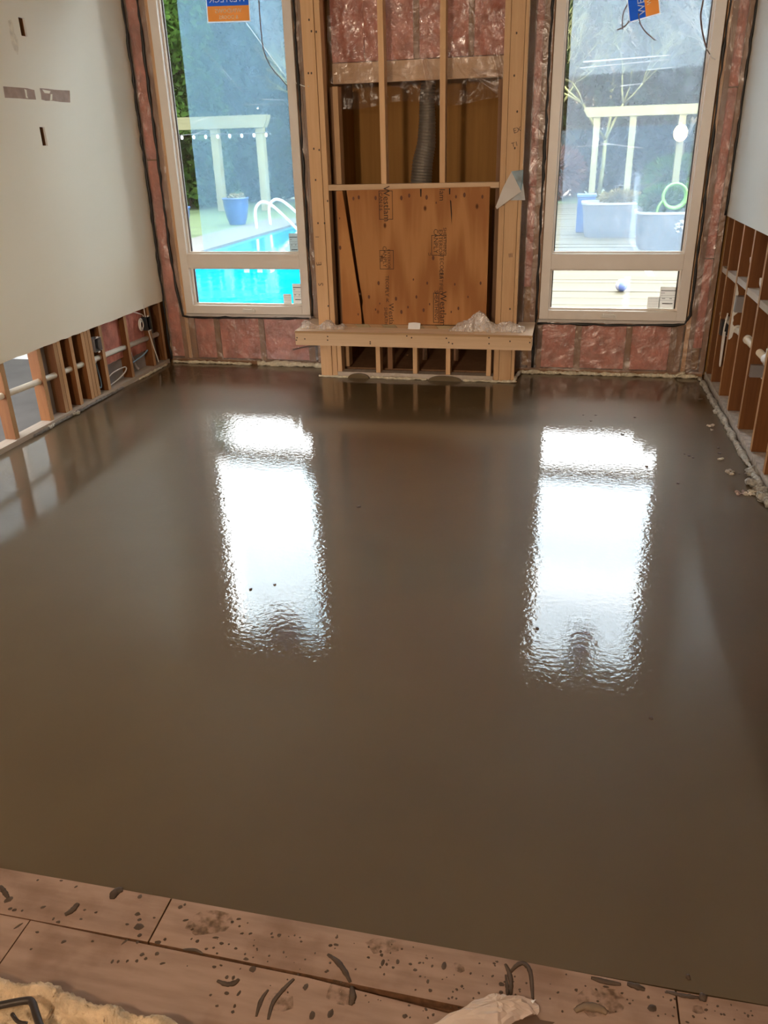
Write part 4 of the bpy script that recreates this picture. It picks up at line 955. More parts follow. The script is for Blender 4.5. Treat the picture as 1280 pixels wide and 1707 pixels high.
# ================================================================== FOREGROUND ON THE PLYWOOD
ZS = .004
mb = MB(); R = random.Random(2)
def drop(px, py, a, b=None, rot=0.0, m=mb):
    c = at_z(px, py, ZS); b = b or a; k = 9
    ca, sa = math.cos(rot), math.sin(rot)
    rr = [R.uniform(.8, 1.2) for _ in range(k)]
    ring = [(a * rr[j] * math.cos(6.283 * j / k), b * rr[j] * math.sin(6.283 * j / k)) for j in range(k)]
    n = len(m.v); m.v.append((c.x, c.y, ZS + min(a, b) * .35 + .0008))
    m.v += [(c.x + x * ca - y * sa, c.y + x * sa + y * ca, ZS + .0002) for x, y in ring]
    for j in range(k): m.f.append((n, n + 1 + j, n + 1 + (j + 1) % k)); m.m.append(0)
for px, py, a, b, r_ in ((102, 1468, .004, .003, 0), (63, 1467, .003, .003, 0), (127, 1478, .003, .005, -.7), (72, 1512, .007, .004, .5), (14, 1500, .010, .007, 1), (24, 1517, .006, .004, .2), (17, 1515, .005, .004, 0), (37, 1518, .003, .003, 0), (122, 1515, .010, .006, .9), (141, 1517, .004, .003, 0), (160, 1521, .004, .003, .6), (135, 1532, .004, .003, 0), (97, 1537, .006, .004, 0), (89, 1532, .003, .005, 0), (233, 1495, .005, .006, 0), (232, 1545, .013, .009, .2), (229, 1524, .007, .006, 0), (233, 1533, .005, .004, .4), (212, 1541, .005, .003, 0), (257, 1530, .004, .003, 0), (233, 1559, .005, .005, 0), (208, 1570, .003, .010, -.5), (229, 1571, .004, .004, 0), (263, 1571, .008, .005, 0), (275, 1566, .004, .004, 0), (300, 1512, .006, .005, .6), (308, 1508, .003, .004, 0), (310, 1534, .007, .003, .4), (262, 1590, .005, .005, 0), (237, 1591, .005, .005, 0), (228, 1602, .004, .004, 0), (243, 1598, .004, .004, 0), (212, 1602, .003, .004, 0), (197, 1603, .003, .004, 0), (187, 1603, .003, .005, 0), (271, 1606, .006, .003, .5), (106, 1570, .006, .004, .6), (62, 1554, .005, .003, 0), (52, 1582, .003, .003, 0), (154, 1569, .004, .003, 0), (30, 1544, .003, .012, -.6), (398, 1532, .006, .003, .4), (387, 1537, .004, .004, 0), (399, 1544, .003, .003, 0), (404, 1556, .003, .003, 0), (359, 1563, .008, .003, .2), (369, 1573, .005, .004, 0), (393, 1581, .004, .003, 0), (329, 1569, .004, .004, 0), (356, 1580, .003, .003, 0), (410, 1599, .006, .004, 0), (421, 1616, .008, .007, .3), (357, 1612, .005, .004, 0), (378, 1629, .004, .005, 0), (389, 1630, .004, .005, 0), (398, 1656, .003, .007, -.3), (378, 1656, .005, .004, 0), (362, 1677, .004, .003, 0), (391, 1677, .003, .005, 0), (388, 1687, .004, .004, 0), (351, 1659, .003, .003, 0), (0, 1632, .008, .004, .4)):
    drop(px, py, a, b, r_)
for i in range(170):   # fine spray
    px = R.uniform(300, 1270); lo = 1475 + (px - 200) * .19
    py = R.uniform(lo + 6, min(1705, lo + 130)); a = R.uniform(.0012, .0030)
    drop(px, py, a, a * R.uniform(.8, 1.6), R.uniform(0, 3))
for px, py, a, b in ((465, 1559, .005, .005), (560, 1575, .006, .003), (551, 1576, .005, .004), (550, 1605, .003, .003), (636, 1592, .004, .004), (638, 1605, .004, .008), (663, 1603, .004, .006), (684, 1607, .004, .003), (692, 1617, .005, .004), (740, 1610, .006, .010), (713, 1636, .003, .005), (717, 1651, .004, .004), (770, 1644, .003, .004), (836, 1641, .006, .005), (835, 1654, .005, .004), (551, 1690, .006, .010), (520, 1693, .006, .010), (675, 1694, .005, .005), (510, 1645, .005, .008), (1087, 1680, .010, .009), (1010, 1645, .007, .003), (1150, 1660, .006, .004)):
    drop(px, py, a, b)
o = obj('cement_drops', mb, M_SPLAT, sf, smooth=True); o['kind'] = 'stuff'; o['label'] = 'dark dried cement drops'
def smear(pts, r, lab, name='cement_streak', mat=M_SPLAT):
    q = run([at_z(a, b, ZS) + Vector((0, 0, .0010)) for a, b in pts], 6); k = len(q)
    rr = [r * (.5 + .8 * math.sin(math.pi * min(1, (i + 1) / (k + 1))) * random.uniform(.7, 1.2)) for i in range(k)]
    mbs = MB().tube(q, rr, 6); mbs.v = [(v[0], v[1], ZS + max(.0001, (v[2] - ZS) * .45)) for v in mbs.v]
    obj(name, mbs, mat, sf, smooth=True)
smear([(0, 1477), (8, 1488), (14, 1497)], .005, ''); smear([(205, 1483), (193, 1487), (187, 1499)], .009, ''); smear([(130, 1506), (120, 1518), (108, 1525)], .007, '')
smear([(546, 1591), (562, 1603), (575, 1620), (584, 1638)], .005, ''); smear([(586, 1645), (588, 1662), (584, 1676)], .006, ''); smear([(490, 1632), (472, 1650), (455, 1672), (447, 1700)], .0045, ''); smear([(447, 1650), (435, 1668), (427, 1695)], .0035, '')
smear([(362, 1635), (378, 1641), (392, 1638), (398, 1632)], .005, ''); smear([(305, 1583), (325, 1584), (338, 1590)], .003, ''); smear([(440, 1660), (433, 1675), (428, 1690)], .003, '')
smear([(842, 1607), (848, 1620), (852, 1640), (851, 1662)], .004, ''); smear([(843, 1625), (845, 1645), (846, 1662)], .003, ''); smear([(848, 1624), (862, 1609), (874, 1607), (884, 1622), (888, 1668)], .0045, '')
smear([(958, 1686), (975, 1678), (1000, 1682), (1012, 1690)], .008, '', mat=M_STAIN); smear([(985, 1630), (1010, 1637), (1035, 1641)], .005, ''); smear([(1045, 1640), (1062, 1645), (1075, 1650)], .006, ''); smear([(1110, 1653), (1140, 1660), (1165, 1663)], .004, ''); smear([(1165, 1660), (1178, 1666)], .008, '')
for px, py, a, b in ((350, 1538, .05, .035), (640, 1576, .04, .02), (570, 1655, .035, .03), (1000, 1668, .05, .035), (765, 1613, .014, .012), (470, 1670, .03, .02), (1163, 1683, .014, .010)):
    mbx = MB(); R = random.Random(px); drop(px, py, a, b, .2, mbx); mbx.v = [(v[0], v[1], ZS + .0001) for v in mbx.v]
    m_, nt_, out_ = newmat('faint_cement_stain')
    tr = N(nt_, 'ShaderNodeBsdfTransparent'); df = N(nt_, 'ShaderNodeBsdfDiffuse'); df.inputs[0].default_value = (.16, .11, .07, 1); mxs = N(nt_, 'ShaderNodeMixShader')
    mpp = coords(nt_); nn_ = N(nt_, 'ShaderNodeTexNoise'); nn_.inputs['Scale'].default_value = 60; nt_.links.new(mpp.outputs[0], nn_.inputs['Vector'])
    rr_ = ramp(nt_, [(.4, (0, 0, 0)), (.7, (.55, .55, .55))]); nt_.links.new(nn_.outputs['Fac'], rr_.inputs[0]); nt_.links.new(rr_.outputs[0], mxs.inputs[0])
    nt_.links.new(tr.outputs[0], mxs.inputs[1]); nt_.links.new(df.outputs[0], mxs.inputs[2]); nt_.links.new(mxs.outputs[0], out_.inputs[0])
    obj('cement_stain', mbx, m_, sf)
# torn insulation at the lower left
wo = [at_z(a, b, .05) for a, b in ((-40, 1628), (5, 1635), (50, 1641), (97, 1648), (103, 1656), (140, 1672), (180, 1676), (205, 1690), (245, 1693), (285, 1704), (330, 1722))]
R = random.Random(9)
def woolfn(u, v):
    k = u * (len(wo) - 1); i = min(int(k), len(wo) - 2); c = wo[i].lerp(wo[i + 1], k - i)
    th = math.pi * (v * 1.15)
    rr = .034 + .006 * math.sin(u * 31) + R.uniform(-.004, .004)
    if v < .75: return (c.x + R.uniform(-.002, .002), c.y + rr * .6 * math.cos(th) - .01, max(.0045, .024 + rr * math.sin(th)))
    return (c.x, c.y - .03 - .28 * (v - .75) / .25, .03 + .016 * math.sin(u * 40 + v * 30) + R.uniform(-.004, .004))
tag(obj('insulation_scrap', MB().grid(woolfn, 90, 16), M_WOOL, origin=(-0.9, .9, ZS), smooth=True), 'torn cream insulation edge lying on the plywood subfloor', 'insulation')
# dark metal handle over it
hp = [at_z(a, b, .085) for a, b in ((-60, 1690), (0, 1676), (44, 1668), (54, 1672), (60, 1690), (70, 1720))]
mb = MB().tube(run(hp, 6), .0075, 8)
hp2 = [at_z(a, b, .085) for a, b in ((20, 1690), (30, 1703), (45, 1706))]
tag(obj('metal_handle', mb.tube(run(hp2, 5), .004, 6), plain('dark_worn_metal', (0.05, 0.04, 0.035), .45, .4), origin=hp[2], smooth=True), 'bent dark metal handle resting on the torn insulation', 'handle')
# white sack at the lower edge
oc = [(700, 1722), (722, 1707), (750, 1692), (785, 1672), (820, 1662), (842, 1663), (862, 1667), (886, 1667), (897, 1672), (899, 1686), (888, 1692), (860, 1702), (830, 1722)]
base = [at_z(a, b, .012) for a, b in oc]; cen = sum(base, Vector()) / len(base)
mb = MB(); R = random.Random(3)
def sackfn(u, v):
    k = u * len(base); i = int(k) % len(base); q = base[i].lerp(base[(i + 1) % len(base)], k - int(k)); p_ = q.lerp(cen, v)
    return (p_.x, p_.y, .010 + .035 * math.sin(min(1, v * 1.6) * math.pi / 2) + .006 * math.sin(u * 50 + v * 14) * (1 - v) + R.uniform(-.002, .002))
mb.grid(sackfn, 52, 7, closed_u=True)
sk = thing('paper_sack', 'crumpled off-white sack lying on the plywood subfloor', 'sack', (cen.x, cen.y, ZS))
obj('sack_body', mb, M_BAGW, sk)
for tri in ([(832, 1663), (864, 1666), (858, 1674), (842, 1671)], [(884, 1668), (893, 1666), (888, 1673)]):
    obj('folded_corner', MB().poly([at_z(a, b, .030) for a, b in tri]), M_STW, sk)
obj('painted_sack_shade', MB().poly([at_z(a, b, .010) for a, b in ((855, 1703), (893, 1691), (900, 1700), (925, 1704), (900, 1722), (830, 1722))]), plain('sack_shade_colour', (0.12, 0.07, 0.04), .8), sk)  # shade at the sack's edge put in as a flat dark piece

# ================================================================== ADDED FILL LIGHTS, UNSEEN BEHIND THE VIEWPOINT
CEIL_FILL_W = 48.0
lp = thing('added_ceiling_fill', 'added unseen round ceiling light giving warm fill over the plywood subfloor', 'lamp', (-0.9, -1.4, ZC))  # made-up ceiling light, added for warm fill from out of view
obj('fill_light_base', MB().lathe([(.19, -.035), (.19, -.001)], (-0.9, -1.4, ZC), 28), M_WHITE, lp)
obj('diffuser', MB().lathe([(.02, -.10), (.10, -.085), (.16, -.06), (.18, -.036)], (-0.9, -1.4, ZC), 28), plain('warm_fill_glow', (1.0, .80, .58), .5, var=.01, emit=3.0), lp, smooth=True)
ld = bpy.data.lights.new('ceiling_fill_disk', 'AREA'); ld.shape = 'DISK'; ld.size = .36; ld.energy = CEIL_FILL_W; ld.color = (1.0, .72, .47)
lo = bpy.data.objects.new('ceiling_fill_disk', ld); COL.objects.link(lo); lo.parent = lp; lo.location = (0, 0, -.12)

# added fill light on a tripod, unseen, to brighten the stripped wall
SPOT_FILL_W = 420.0
wk = thing('added_tripod_fill', 'added unseen fill light on a tripod on the plywood subfloor facing the fireplace', 'lamp', (-1.1, -2.2, .004))
for a in (0.5, 2.6, 4.7): obj('leg', MB().tube([(-1.1, -2.2, 1.0), (-1.1 + .42 * math.cos(a), -2.2 + .42 * math.sin(a), .014)], .011, 8), M_BLACK, wk)
obj('pole', MB().tube([(-1.1, -2.2, .8), (-1.1, -2.2, 1.82)], .014, 8), M_BLACK, wk)
hd = obj('fill_light_head', MB().box(-1.26, -.94, -2.26, -2.17, 1.80, 2.02), M_BLACK, wk, bevel=.01)
obj('lens', MB().box(-1.24, -.96, -2.169, -2.165, 1.82, 2.00), plain('fill_lens_glow', (1.0, .86, .68), .4, var=.01, emit=4.0), hd)
sd = bpy.data.lights.new('fill_beam', 'SPOT'); sd.energy = SPOT_FILL_W; sd.color = (1.0, .80, .60); sd.spot_size = math.radians(64); sd.spot_blend = .6; sd.shadow_soft_size = .12
so = bpy.data.objects.new('fill_beam', sd); COL.objects.link(so); so.parent = wk; so.location = (0, .16, 1.906); so.rotation_euler = (math.radians(90.5), 0, 0)

# ================================================================== OUTSIDE
ZG = -0.10
M_GRASS = plain('lawn', (0.026, 0.052, 0.012), .9, var=.3, scale=2.0, bump=.6, bscale=30)
M_CONC = plain('pale_concrete', (0.048, 0.052, 0.048), .8, var=.15, scale=2)
M_DECK = wood('weathered_deck', (0.060, 0.053, 0.031), (0.046, 0.039, 0.021), 'x', fine=10, stretch=.1)
M_PERG = wood('mossy_pergola_wood', (0.1485, 0.143, 0.077), (0.1045, 0.099, 0.0495), 'z', fine=12)
M_PERGX = wood('mossy_pergola_beam', (0.1485, 0.143, 0.077), (0.1045, 0.099, 0.0495), 'x', fine=12)
M_POT = plain('blue_glazed_pot', (0.00825, 0.04125, 0.132), .3, var=.2)
M_SOIL = plain('soil', (0.033, 0.022, 0.01375), .9)
M_PLANT = plain('grey_planter_plastic', (0.07425, 0.07975, 0.088), .5, var=.08)
M_RIM = plain('white_planter_rim', (0.187, 0.1925, 0.1925), .5)
M_CONIF = leafmat('conifer_green', (0.0066, 0.0198, 0.0044), (0.033, 0.06875, 0.0121))
M_HEDGE = leafmat('dark_hedge', (0.0044, 0.011, 0.00495), (0.0121, 0.02475, 0.0088))
M_REDL = leafmat('russet_leaves', (0.0495, 0.0154, 0.0099), (0.099, 0.0385, 0.022))
M_FERN = leafmat('dry_fern', (0.0935, 0.077, 0.0275), (0.143, 0.121, 0.0495))
M_BUSH = leafmat('bright_green_leaves', (0.0165, 0.055, 0.0066), (0.0495, 0.1155, 0.0165))
M_TRUNK = plain('bark', (0.033, 0.02475, 0.0165), .9, var=.3, scale=6)
M_MOSS = plain('mossy_branch', (0.121, 0.121, 0.04125), .9, var=.4, scale=3)
M_STEEL = plain('bright_rail', (0.75, 0.77, 0.78), .2, .3, var=.02)

tag(obj('ground', MB().box(-45, 40, 6.45, 70, ZG - .9, ZG - .42), M_GRASS), 'earth under the garden beyond the windows', 'ground', kind='structure')
def ring(x0, x1, y0, y1, X0, X1, Y0, Y1, z0, z1):
    return MB().box(X0, x0, Y0, Y1, z0, z1).box(x1, X1, Y0, Y1, z0, z1).box(x0, x1, Y0, y0, z0, z1).box(x0, x1, y1, Y1, z0, z1)
PX0, PX1, PY0, PY1 = -7.0, -2.75, 8.2, 21.9
lawn = tag(obj('lawn', MB().box(-45, -8.3, 6.45, 70, ZG - .42, ZG - .005).box(-8.3, 40, 27.6, 70, ZG - .42, ZG - .005).box(-8.3, -2.3, 22.8, 27.6, ZG - .42, ZG - .005), M_GRASS), 'green lawn around the pool terrace', 'lawn', kind='structure')
pool = thing('swimming_pool', 'bright turquoise swimming pool seen through the blue filmed window', 'pool', ((PX0 + PX1) / 2, (PY0 + PY1) / 2, ZG - .4))
obj('coping', ring(PX0, PX1, PY0, PY1, -8.3, -2.3, 6.45, 22.8, ZG - .42, ZG), M_CONC, pool)
obj('water', MB().box(PX0 + .001, PX1 - .001, PY0 + .001, PY1 - .001, ZG - .4, ZG - .05), water_mat(), pool)
ld_ = thing('pool_ladder', 'white pool ladder rails curving over the pool edge', 'ladder', (PX0, 20.3, ZG))
for y in (19.75, 20.75):
    obj('rail', MB().tube(run([(PX0 - .55, y, ZG - .0), (PX0 - .55, y, ZG + .42), (PX0 - .40, y, ZG + .60), (PX0 - .20, y, ZG + .58), (PX0 + .05, y, ZG + .40), (PX0 + .45, y, ZG + .02), (PX0 + .5, y, ZG - .045)], 6), .035, 8), M_STEEL, ld_, smooth=True)
dk = setting('deck', 'weathered pale timber deck outside the torn filmed window', 'deck', (1.5, 6.5, ZG))
me0 = None; y = 6.46; k = 0
while y < 27.5:
    if me0 is None:
        o0 = obj('deck_plank', MB().box(-2.29, 7.0, y, y + .235, ZG - .035, ZG), M_DECK, dk); me0 = o0
    else:
        c = me0.copy(); COL.objects.link(c); c.location = me0.location + Vector((0, y - 6.46, random.uniform(-.004, .004)))
    y += .243; k += 1
tag(obj('deck_base', MB().box(-2.29, 7.0, 6.46, 27.5, ZG - .42, ZG - .05), M_SOIL), 'dark ground under the deck planks', 'ground', kind='structure')

def pot(c, r, h, label):
    t = thing('plant_pot', label, 'plant pot', c)
    obj('pot_body', MB().lathe([(r * .62, 0), (r * .80, h * .25), (r * .97, h * .7), (r, h * .92), (r * 1.06, h * .95), (r * 1.06, h), (r * .9, h), (r * .88, h * .9)], c, 28, cap=False), M_POT, t, smooth=True)
    obj('soil', MB().lathe([(r * .88, h * .88), (r * .3, h * .93)], c, 20), M_SOIL, t)
    mb = MB(); R = random.Random(int(r * 1000))
    for i in range(26): mb.blob((c[0] + R.uniform(-.6, .6) * r, c[1] + R.uniform(-.6, .6) * r, c[2] + h * R.uniform(.98, 1.12)), r * .16, (1, 1, .7), .4, 6, 4, seed=i)
    obj('dry_plants', mb, M_FERN, t)
pot((-8.55, 21.0, ZG), .33, .66, 'blue glazed pot on the lawn side behind the pool ladder')
pot((-8.95, 18.2, ZG), .36, .62, 'blue glazed pot near the hedge before the pergola')
pot((-7.35, 26.3, ZG), .62, 1.05, 'large dark blue pot behind the pool ladder rails')

def pergola(posts, bx0, bx1, y, z0, z1, w, label, dy=2.2, rafters=True):
    t = thing('pergola', label, 'pergola', ((bx0 + bx1) / 2, y, ZG))
    for (x, yy) in posts: obj('post', MB().box(x - w / 2, x + w / 2, yy - w / 2, yy + w / 2, ZG, z0), M_PERG, t)
    obj('beam', MB().prism([(bx0 + .12, z0), (bx1 - .12, z0), (bx1, z1 - .1), (bx1, z1), (bx0, z1), (bx0, z1 - .1)], y - w * .75, y - w * .5), M_PERGX, t)
    obj('beam', MB().prism([(bx0 + .12, z0), (bx1 - .12, z0), (bx1, z1 - .1), (bx1, z1), (bx0, z1), (bx0, z1 - .1)], y + w * .5, y + w * .75), M_PERGX, t)
    x = bx0 + .25
    while rafters and x < bx1 - .1:
        obj('rafter', MB().box(x, x + .06, y - .5, y + dy, z1 + .001, z1 + .14), M_PERG, t); x += .62
    return t
pergola([(-11.05, 26), (-9.55, 26)], -13.6, -9.25, 26, 2.31, 2.66, .24, 'mossy timber pergola on the lawn beyond the swimming pool', rafters=False)
pergola([(0.62, 27.9), (1.68, 27.9), (3.10, 27.9)], 0.22, 4.2, 27.9, 2.33, 2.60, .19, 'mossy timber pergola behind the grey deck planters', rafters=False)
# string lights under the first pergola
rg = random.Random(1)
sl = thing('string_lights', 'string of small white bulbs under the pergola beyond the pool', 'string lights', (-11.0, 25.6, 2.1))
zz = 2.16
obj('wire', MB().tube([(-13.4 + i * .42, 25.81, zz - .02 * math.sin(i)) for i in range(11)], .012, 5), M_BLACK, sl)
for i in (0, 4, 8): obj('tie', MB().tube([(-13.4 + i * .42, 25.81, zz - .01), (-13.4 + i * .42, 25.815, 2.34)], .01, 5), M_BLACK, sl)
for i in range(11): obj('bulb', MB().blob((-13.3 + i * .40, 25.81, zz - .07), .045, (1, 1, 1.3), 0, 8, 6), plain('bulb_white', (.9, .95, 1), .3, emit=1.0) if i == 0 else bpy.data.materials['bulb_white'], sl, smooth=True)
# glowing globe lamp on the right pergola post
gl = thing('globe_lamp', 'glowing warm globe lamp on the pergola post behind planters', 'lamp', (3.06, 27.62, 1.55))
obj('globe', MB().blob((3.06, 27.60, 1.82), .20, (1, 1, 1.15), 0, 20, 14), plain('lamp_glow', (1.0, .66, .26), .4, var=.01, emit=9.0), gl, smooth=True)
obj('bracket', MB().box(3.03, 3.09, 27.60, 27.80, 1.53, 1.60), M_BLACK, gl)

def planter(cx, cy, wx, wy, h, label, emb):
    t = thing('planter', label, 'planter', (cx, cy, ZG))
    def sup(k, z):
        return [(cx + k * wx / 2 * math.copysign(abs(math.cos(a)) ** .55, math.cos(a)), cy + k * wy / 2 * math.copysign(abs(math.sin(a)) ** .55, math.sin(a)), ZG + z) for a in [2 * math.pi * i / 40 for i in range(40)]]
    mb = MB(); rows = [sup(.86, 0), sup(.90, h * .2), sup(.96, h * .7), sup(1.0, h - .045)]
    mb.grid(lambda u, v: rows[round(v * 3)][round(u * 40) % 40], 40, 3, closed_u=True)
    obj('planter_body', mb, M_PLANT, t, smooth=True)
    rows2 = [sup(1.0, h - .045), sup(1.035, h - .04), sup(1.035, h), sup(.97, h), sup(.95, h - .1)]
    obj('rim', MB().grid(lambda u, v: rows2[round(v * 4)][round(u * 40) % 40], 40, 4, closed_u=True), M_RIM, t)
    obj('soil', MB().poly(sup(.955, h - .08)), M_SOIL, t)
    if emb:
        mb = MB(); R = random.Random(8)
        for i in range(16):
            a = R.uniform(0, 6.28); q = R.uniform(.02, .10)
            mb.blob((cx + .16 + q * 1.1 * math.cos(a), cy - wy / 2 * .985, ZG + h * .58 + q * 1.2 * math.sin(a)), .022, (1.4, .5, 1), .4, 7, 5, seed=i)
        obj('embossed_crest', mb, M_RIM, t)
    return t
planter(0.83, 17.65, 1.20, .95, .66, 'long grey planter with white rim and dry stalks on the deck', False)
planter(1.70, 15.6, 1.14, .95, .63, 'grey planter with embossed crest and green plants on the deck', True)
bl = at_y(977, 329, 18.4)
tb = thing('storage_tub', 'dark blue tub with lid behind the long grey planter', 'tub', (0.30, 18.5, ZG))
obj('tub_body', MB().box(0.14, 0.50, 18.35, 18.65, ZG, .60), M_POT, tb, bevel=.02); obj('lid', MB().box(0.12, 0.52, 18.33, 18.67, .601, .66), plain('blue_lid', (.03, .08, .18), .4), tb, bevel=.01)
# garden hose loop on its reel over the second planter
hc = at_y(1125, 327, 15.27)
hz = thing('garden_hose', 'bright green garden hose coil standing in the crested planter', 'hose', (hc.x, 15.3, .45))
M_HOSE = plain('green_hose', (.08, .21, .025), .4)
mb = MB()
for k in range(4): mb.tube([(hc.x + (.195 - .006 * k) * math.cos(t * .2094), 15.27 + .03 * k, hc.z + (.20 - .006 * k) * math.sin(t * .2094)) for t in range(30)], .022, 7, closed=True)
obj('coil', mb, M_HOSE, hz, smooth=True)
obj('trailing_end', MB().tube(run([(hc.x - .18, 15.27, hc.z - .05), (hc.x - .25, 15.26, hc.z - .16), (hc.x - .27, 15.26, hc.z - .26), (hc.x - .27, 15.27, .46)], 8), .02, 7), M_HOSE, hz, smooth=True)
ba = at_z(1035, 486, ZG)
bt = thing('ball', 'small blue and white ball lying on the deck', 'ball', (ba.x, ba.y, ZG))
mb = MB().blob((ba.x, ba.y, ZG + .078), .078, (1, 1, 1), 0, 24, 14)
mb.m = [1 if (((i % 24) // 4) % 3 == 0) else 0 for i in range(len(mb.f))]
obj('ball_skin', mb, [plain('ball_blue', (.06, .09, .22), .35), plain('ball_white', (.18, .18, .22), .35)], bt, smooth=True)

# ---- plants
def leaves(name, centres, size, mat, parent, seed=0, flat=.5):
    """many small two-triangle leaves around given centres"""
    R = np.random.default_rng(seed); n = len(centres)
    a = R.normal(size=(n, 3)); a /= np.linalg.norm(a, axis=1)[:, None]
    b = R.normal(size=(n, 3)); b -= (b * a).sum(1)[:, None] * a; b /= np.linalg.norm(b, axis=1)[:, None]
    s = (size * R.uniform(.6, 1.4, n))[:, None]
    V = np.stack([centres - a * s, centres + b * s * flat, centres + a * s, centres - b * s * flat], 1).reshape(-1, 3) - np.array(wloc(parent))
    me = bpy.data.meshes.new(name); me.vertices.add(4 * n); me.vertices.foreach_set('co', V.astype(np.float32).ravel())
    me.loops.add(4 * n); me.loops.foreach_set('vertex_index', np.arange(4 * n, dtype=np.int32))
    me.polygons.add(n); me.polygons.foreach_set('loop_start', np.arange(0, 4 * n, 4, dtype=np.int32)); me.polygons.foreach_set('loop_total', np.full(n, 4, dtype=np.int32))
    me.update(calc_edges=True); me.materials.append(mat)
    o = bpy.data.objects.new(name, me); COL.objects.link(o); o.parent = parent
    return o
def conifer(x, y, r, h, label, mat, n=7000, size=.16, seed=0, group=None, shape=1.0):
    t = thing('conifer_tree', label, 'tree', (x, y, ZG), group)
    obj('trunk', MB().tube([(x, y, ZG - .1), (x, y, ZG + h * .9)], [.14, .04], 8), M_TRUNK, t)
    R = np.random.default_rng(seed); v = R.uniform(0, 1, n) ** .8; th = R.uniform(0, 2 * np.pi, n)
    rad = r * np.minimum(1, (1 - v) ** (.55 * shape) * 1.1) * R.uniform(.35, 1.0, n) ** .5 * (1 + .18 * np.sin(th * 5 + v * 25))
    C = np.stack([x + rad * np.cos(th), y + rad * np.sin(th), ZG + .1 + v * h], 1)
    leaves('foliage', C, size, mat, t, seed)
    return t
def bush(x, y, rx, ry, h, label, mat, n=2500, size=.12, seed=0, group=None, z=None, cat='bush', name='bush'):
    z = ZG if z is None else z
    t = thing(name, label, cat, (x, y, z), group)
    obj('stem', MB().tube([(x, y, z - .02), (x, y, z + h * .6)], [.04, .02], 6), M_TRUNK, t)
    R = np.random.default_rng(seed); d = R.normal(size=(n, 3)); d /= np.linalg.norm(d, axis=1)[:, None]; k = R.uniform(.3, 1, n)[:, None] ** .5
    C = np.array([x, y, z + h * .5]) + d * k * np.array([rx, ry, h * .5])
    leaves('foliage', C, size, mat, t, seed); return t
def bare_tree(x, y, h, label, mat, seed=0, spread=.55, depth=6):
    t = thing('bare_tree', label, 'tree', (x, y, ZG)); R = random.Random(seed); trunk = MB(); br = MB()
    def grow(p, d, l, r, lev):
        q = p + d * l; m = (p + q) / 2 + Vector((R.uniform(-.08, .08), R.uniform(-.08, .08), R.uniform(-.05, .05))) * l
        (trunk if lev < 2 else br).tube([p, m, q], [r, r * .85, r * .68], 5 if lev > 2 else 7)
        if lev >= depth: return
        for _ in range(3 if lev < 4 else 2):
            nd = (d + Vector((R.uniform(-1, 1), R.uniform(-1, 1), R.uniform(-.45, .75))) * spread * 1.25).normalized()
            grow(q, nd, l * R.uniform(.62, .86), r * .62, lev + 1)
    grow(Vector((x, y, ZG - .1)), Vector((.05, 0, 1)), h * .28, .085, 0)
    obj('trunk', trunk, mat, t, smooth=True); obj('branches', br, mat, t, smooth=True)
    return t
# tall green conifers at the far left, seen past the film edge
conifer(-13.3, 28.2, 1.7, 9.3, 'tall bright green conifer beyond the pergola', M_CONIF, 16000, .17, 1, shape=.8)
conifer(-16.2, 29.0, 1.9, 10.5, 'tallest green conifer behind the bright green one', M_CONIF, 9000, .2, 2, shape=.8)
for x, y, hh, lab in ((-12.4, 15.2, 8.6, 'added unseen broad conifer screening the sky, beside the lawn near the house'), (-15.2, 20.2, 9.6, 'added unseen broad conifer screening the sky, on the lawn behind the nearer one'), (-10.6, 11.6, 7.2, 'added unseen broad conifer screening the sky, closest to the house wall')):
    conifer(x, y, 1.9, hh, lab, M_CONIF, 9000, .18, int(-x * 7), shape=.5)  # added out of view to dim the sky reflected through the stud bays
# dark hedge of evergreen trees along the garden's end
k = 0
for x in np.arange(-18, 13.1, 1.7):
    hh = 7.6 + .5 * math.sin(x * 1.7) + (1.0 if x < -11 else 0)
    conifer(float(x), 31.5 + .5 * math.sin(x * 3), 1.35, hh, 'dark evergreen in the hedge row along the end of the garden', M_HEDGE, 7000, .24, 20 + k, group='hedge row evergreens', shape=.25); k += 1
for x, y, hh in ((-14.6, 24.8, 1.95), (-13.2, 25.1, 1.95), (-15.6, 22.8, 1.9), (-12.9, 22.6, 1.8)):
    bush(x, y, .95, .8, hh, 'clipped dark green shrub beneath the pergola beam beyond the pool', M_CONIF, 5000, .10, int(-x * 10), group='shrubs under the pergola')
bush(-13.9, 25.6, 1.0, .5, .9, 'dry yellow fern clump hanging over the pergola end', M_FERN, 1600, .16, 5, z=2.68, cat='fern', name='fern_clump')
bush(-7.35, 26.3, .75, .6, 1.3, 'russet flowering shrub in the large dark blue pot', M_REDL, 900, .10, 6, z=ZG + .98)
bush(-0.75, 29.2, 1.15, .8, 1.75, 'russet leaved bush at the end of the deck', M_REDL, 2600, .11, 7)
bush(3.4, 29.4, 1.2, .7, 1.3, 'low green bush beside the globe lamp post', M_BUSH, 2500, .11, 8)
bush(1.58, 15.72, .40, .26, .46, 'leafy green plants growing in the crested planter', M_BUSH, 1500, .06, 9, z=.46, cat='plant', name='planter_greens')
bush(2.12, 15.75, .20, .25, .62, 'tall green sprig at the end of the crested planter', M_BUSH, 500, .06, 10, z=.46, cat='plant', name='planter_greens')
bush(0.95, 17.65, .42, .3, .26, 'dry pale stalks standing in the long grey planter', M_FERN, 500, .06, 11, z=.50, cat='plant', name='dry_stalks')
bare_tree(-0.95, 30.0, 6.6, 'mossy bare tree with twisting branches rising over the russet bush', M_MOSS, 3)
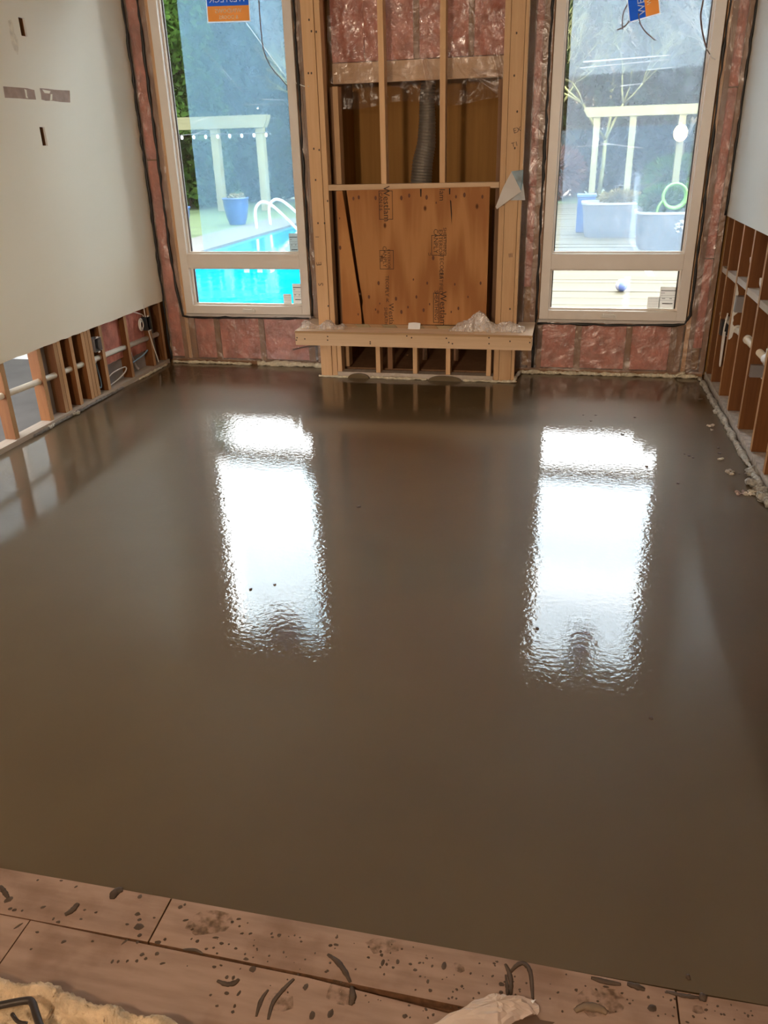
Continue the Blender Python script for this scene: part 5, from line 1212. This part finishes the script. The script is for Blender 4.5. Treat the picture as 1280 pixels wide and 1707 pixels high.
bare_tree(0.9, 30.3, 6.8, 'mossy bare tree standing behind the deck pergola', M_MOSS, 5)
bare_tree(3.4, 30.2, 6.2, 'mossy bare tree behind the globe lamp post', plain('pale_twigs', (.11, .095, .068), .9, var=.3), 9)
bare_tree(-14.2, 30.6, 12.5, 'tall bare tree rising above the bright green conifer', M_MOSS, 21, depth=7)
bare_tree(-8.2, 30.2, 6.4, 'bare tree between the pool pergola and the hedge row', M_MOSS, 12)

# ---- neighbouring space seen through the open stud bays on the left
tag(obj('floor_adjoining', MB().box(-7.0, XL - .105, 1.0, 6.3, -.06, -.015), plain('grey_adjoining_floor', (0.13, 0.12, 0.112), .85, var=.15, scale=3)), 'grey dusty floor seen through the open stud bays', 'floor', kind='structure')
tag(obj('wall_adjoining', MB().box(-7.1, -7.0, 1.0, 6.3, -.06, 2.8), plain('white_render', (0.60, 0.62, 0.60), .8)), 'pale wall of the space beyond the open stud bays', 'wall', kind='structure')
fa = setting('wall_facade', 'facade wall with a window opening beyond the open stud bays', 'wall', (-5.2, 6.3, 0))
for (x0, x1, z0, z1) in ((-7.1, -5.75, -.06, 2.6), (-4.25, XL - .105, -.06, 2.6), (-5.75, -4.25, -.06, .55), (-5.75, -4.25, 2.25, 2.6)):
    obj('wall_panel', MB().box(x0, x1, 6.302, 6.40, z0, z1), bpy.data.materials['white_render'], fa)
obj('pane', MB().poly([(-5.75, 6.36, .55), (-4.25, 6.36, .55), (-4.25, 6.36, 2.25), (-5.75, 6.36, 2.25)]), leafmat('frosted_sheet', (.30, .31, .30), (.34, .35, .34)), fa)
obj('window_bar', MB().box(-5.75, -4.25, 6.33, 6.38, 1.18, 1.24).box(-5.03, -4.97, 6.33, 6.38, .55, 1.18).box(-5.03, -4.97, 6.33, 6.38, 1.24, 2.25), M_FRAME, fa)
tag(obj('ceiling_adjoining', MB().box(-7.1, XL - .105, 0.6, 6.38, 2.6, 2.7), M_CEIL), 'ceiling of the space beyond the open stud bays', 'ceiling', kind='structure')
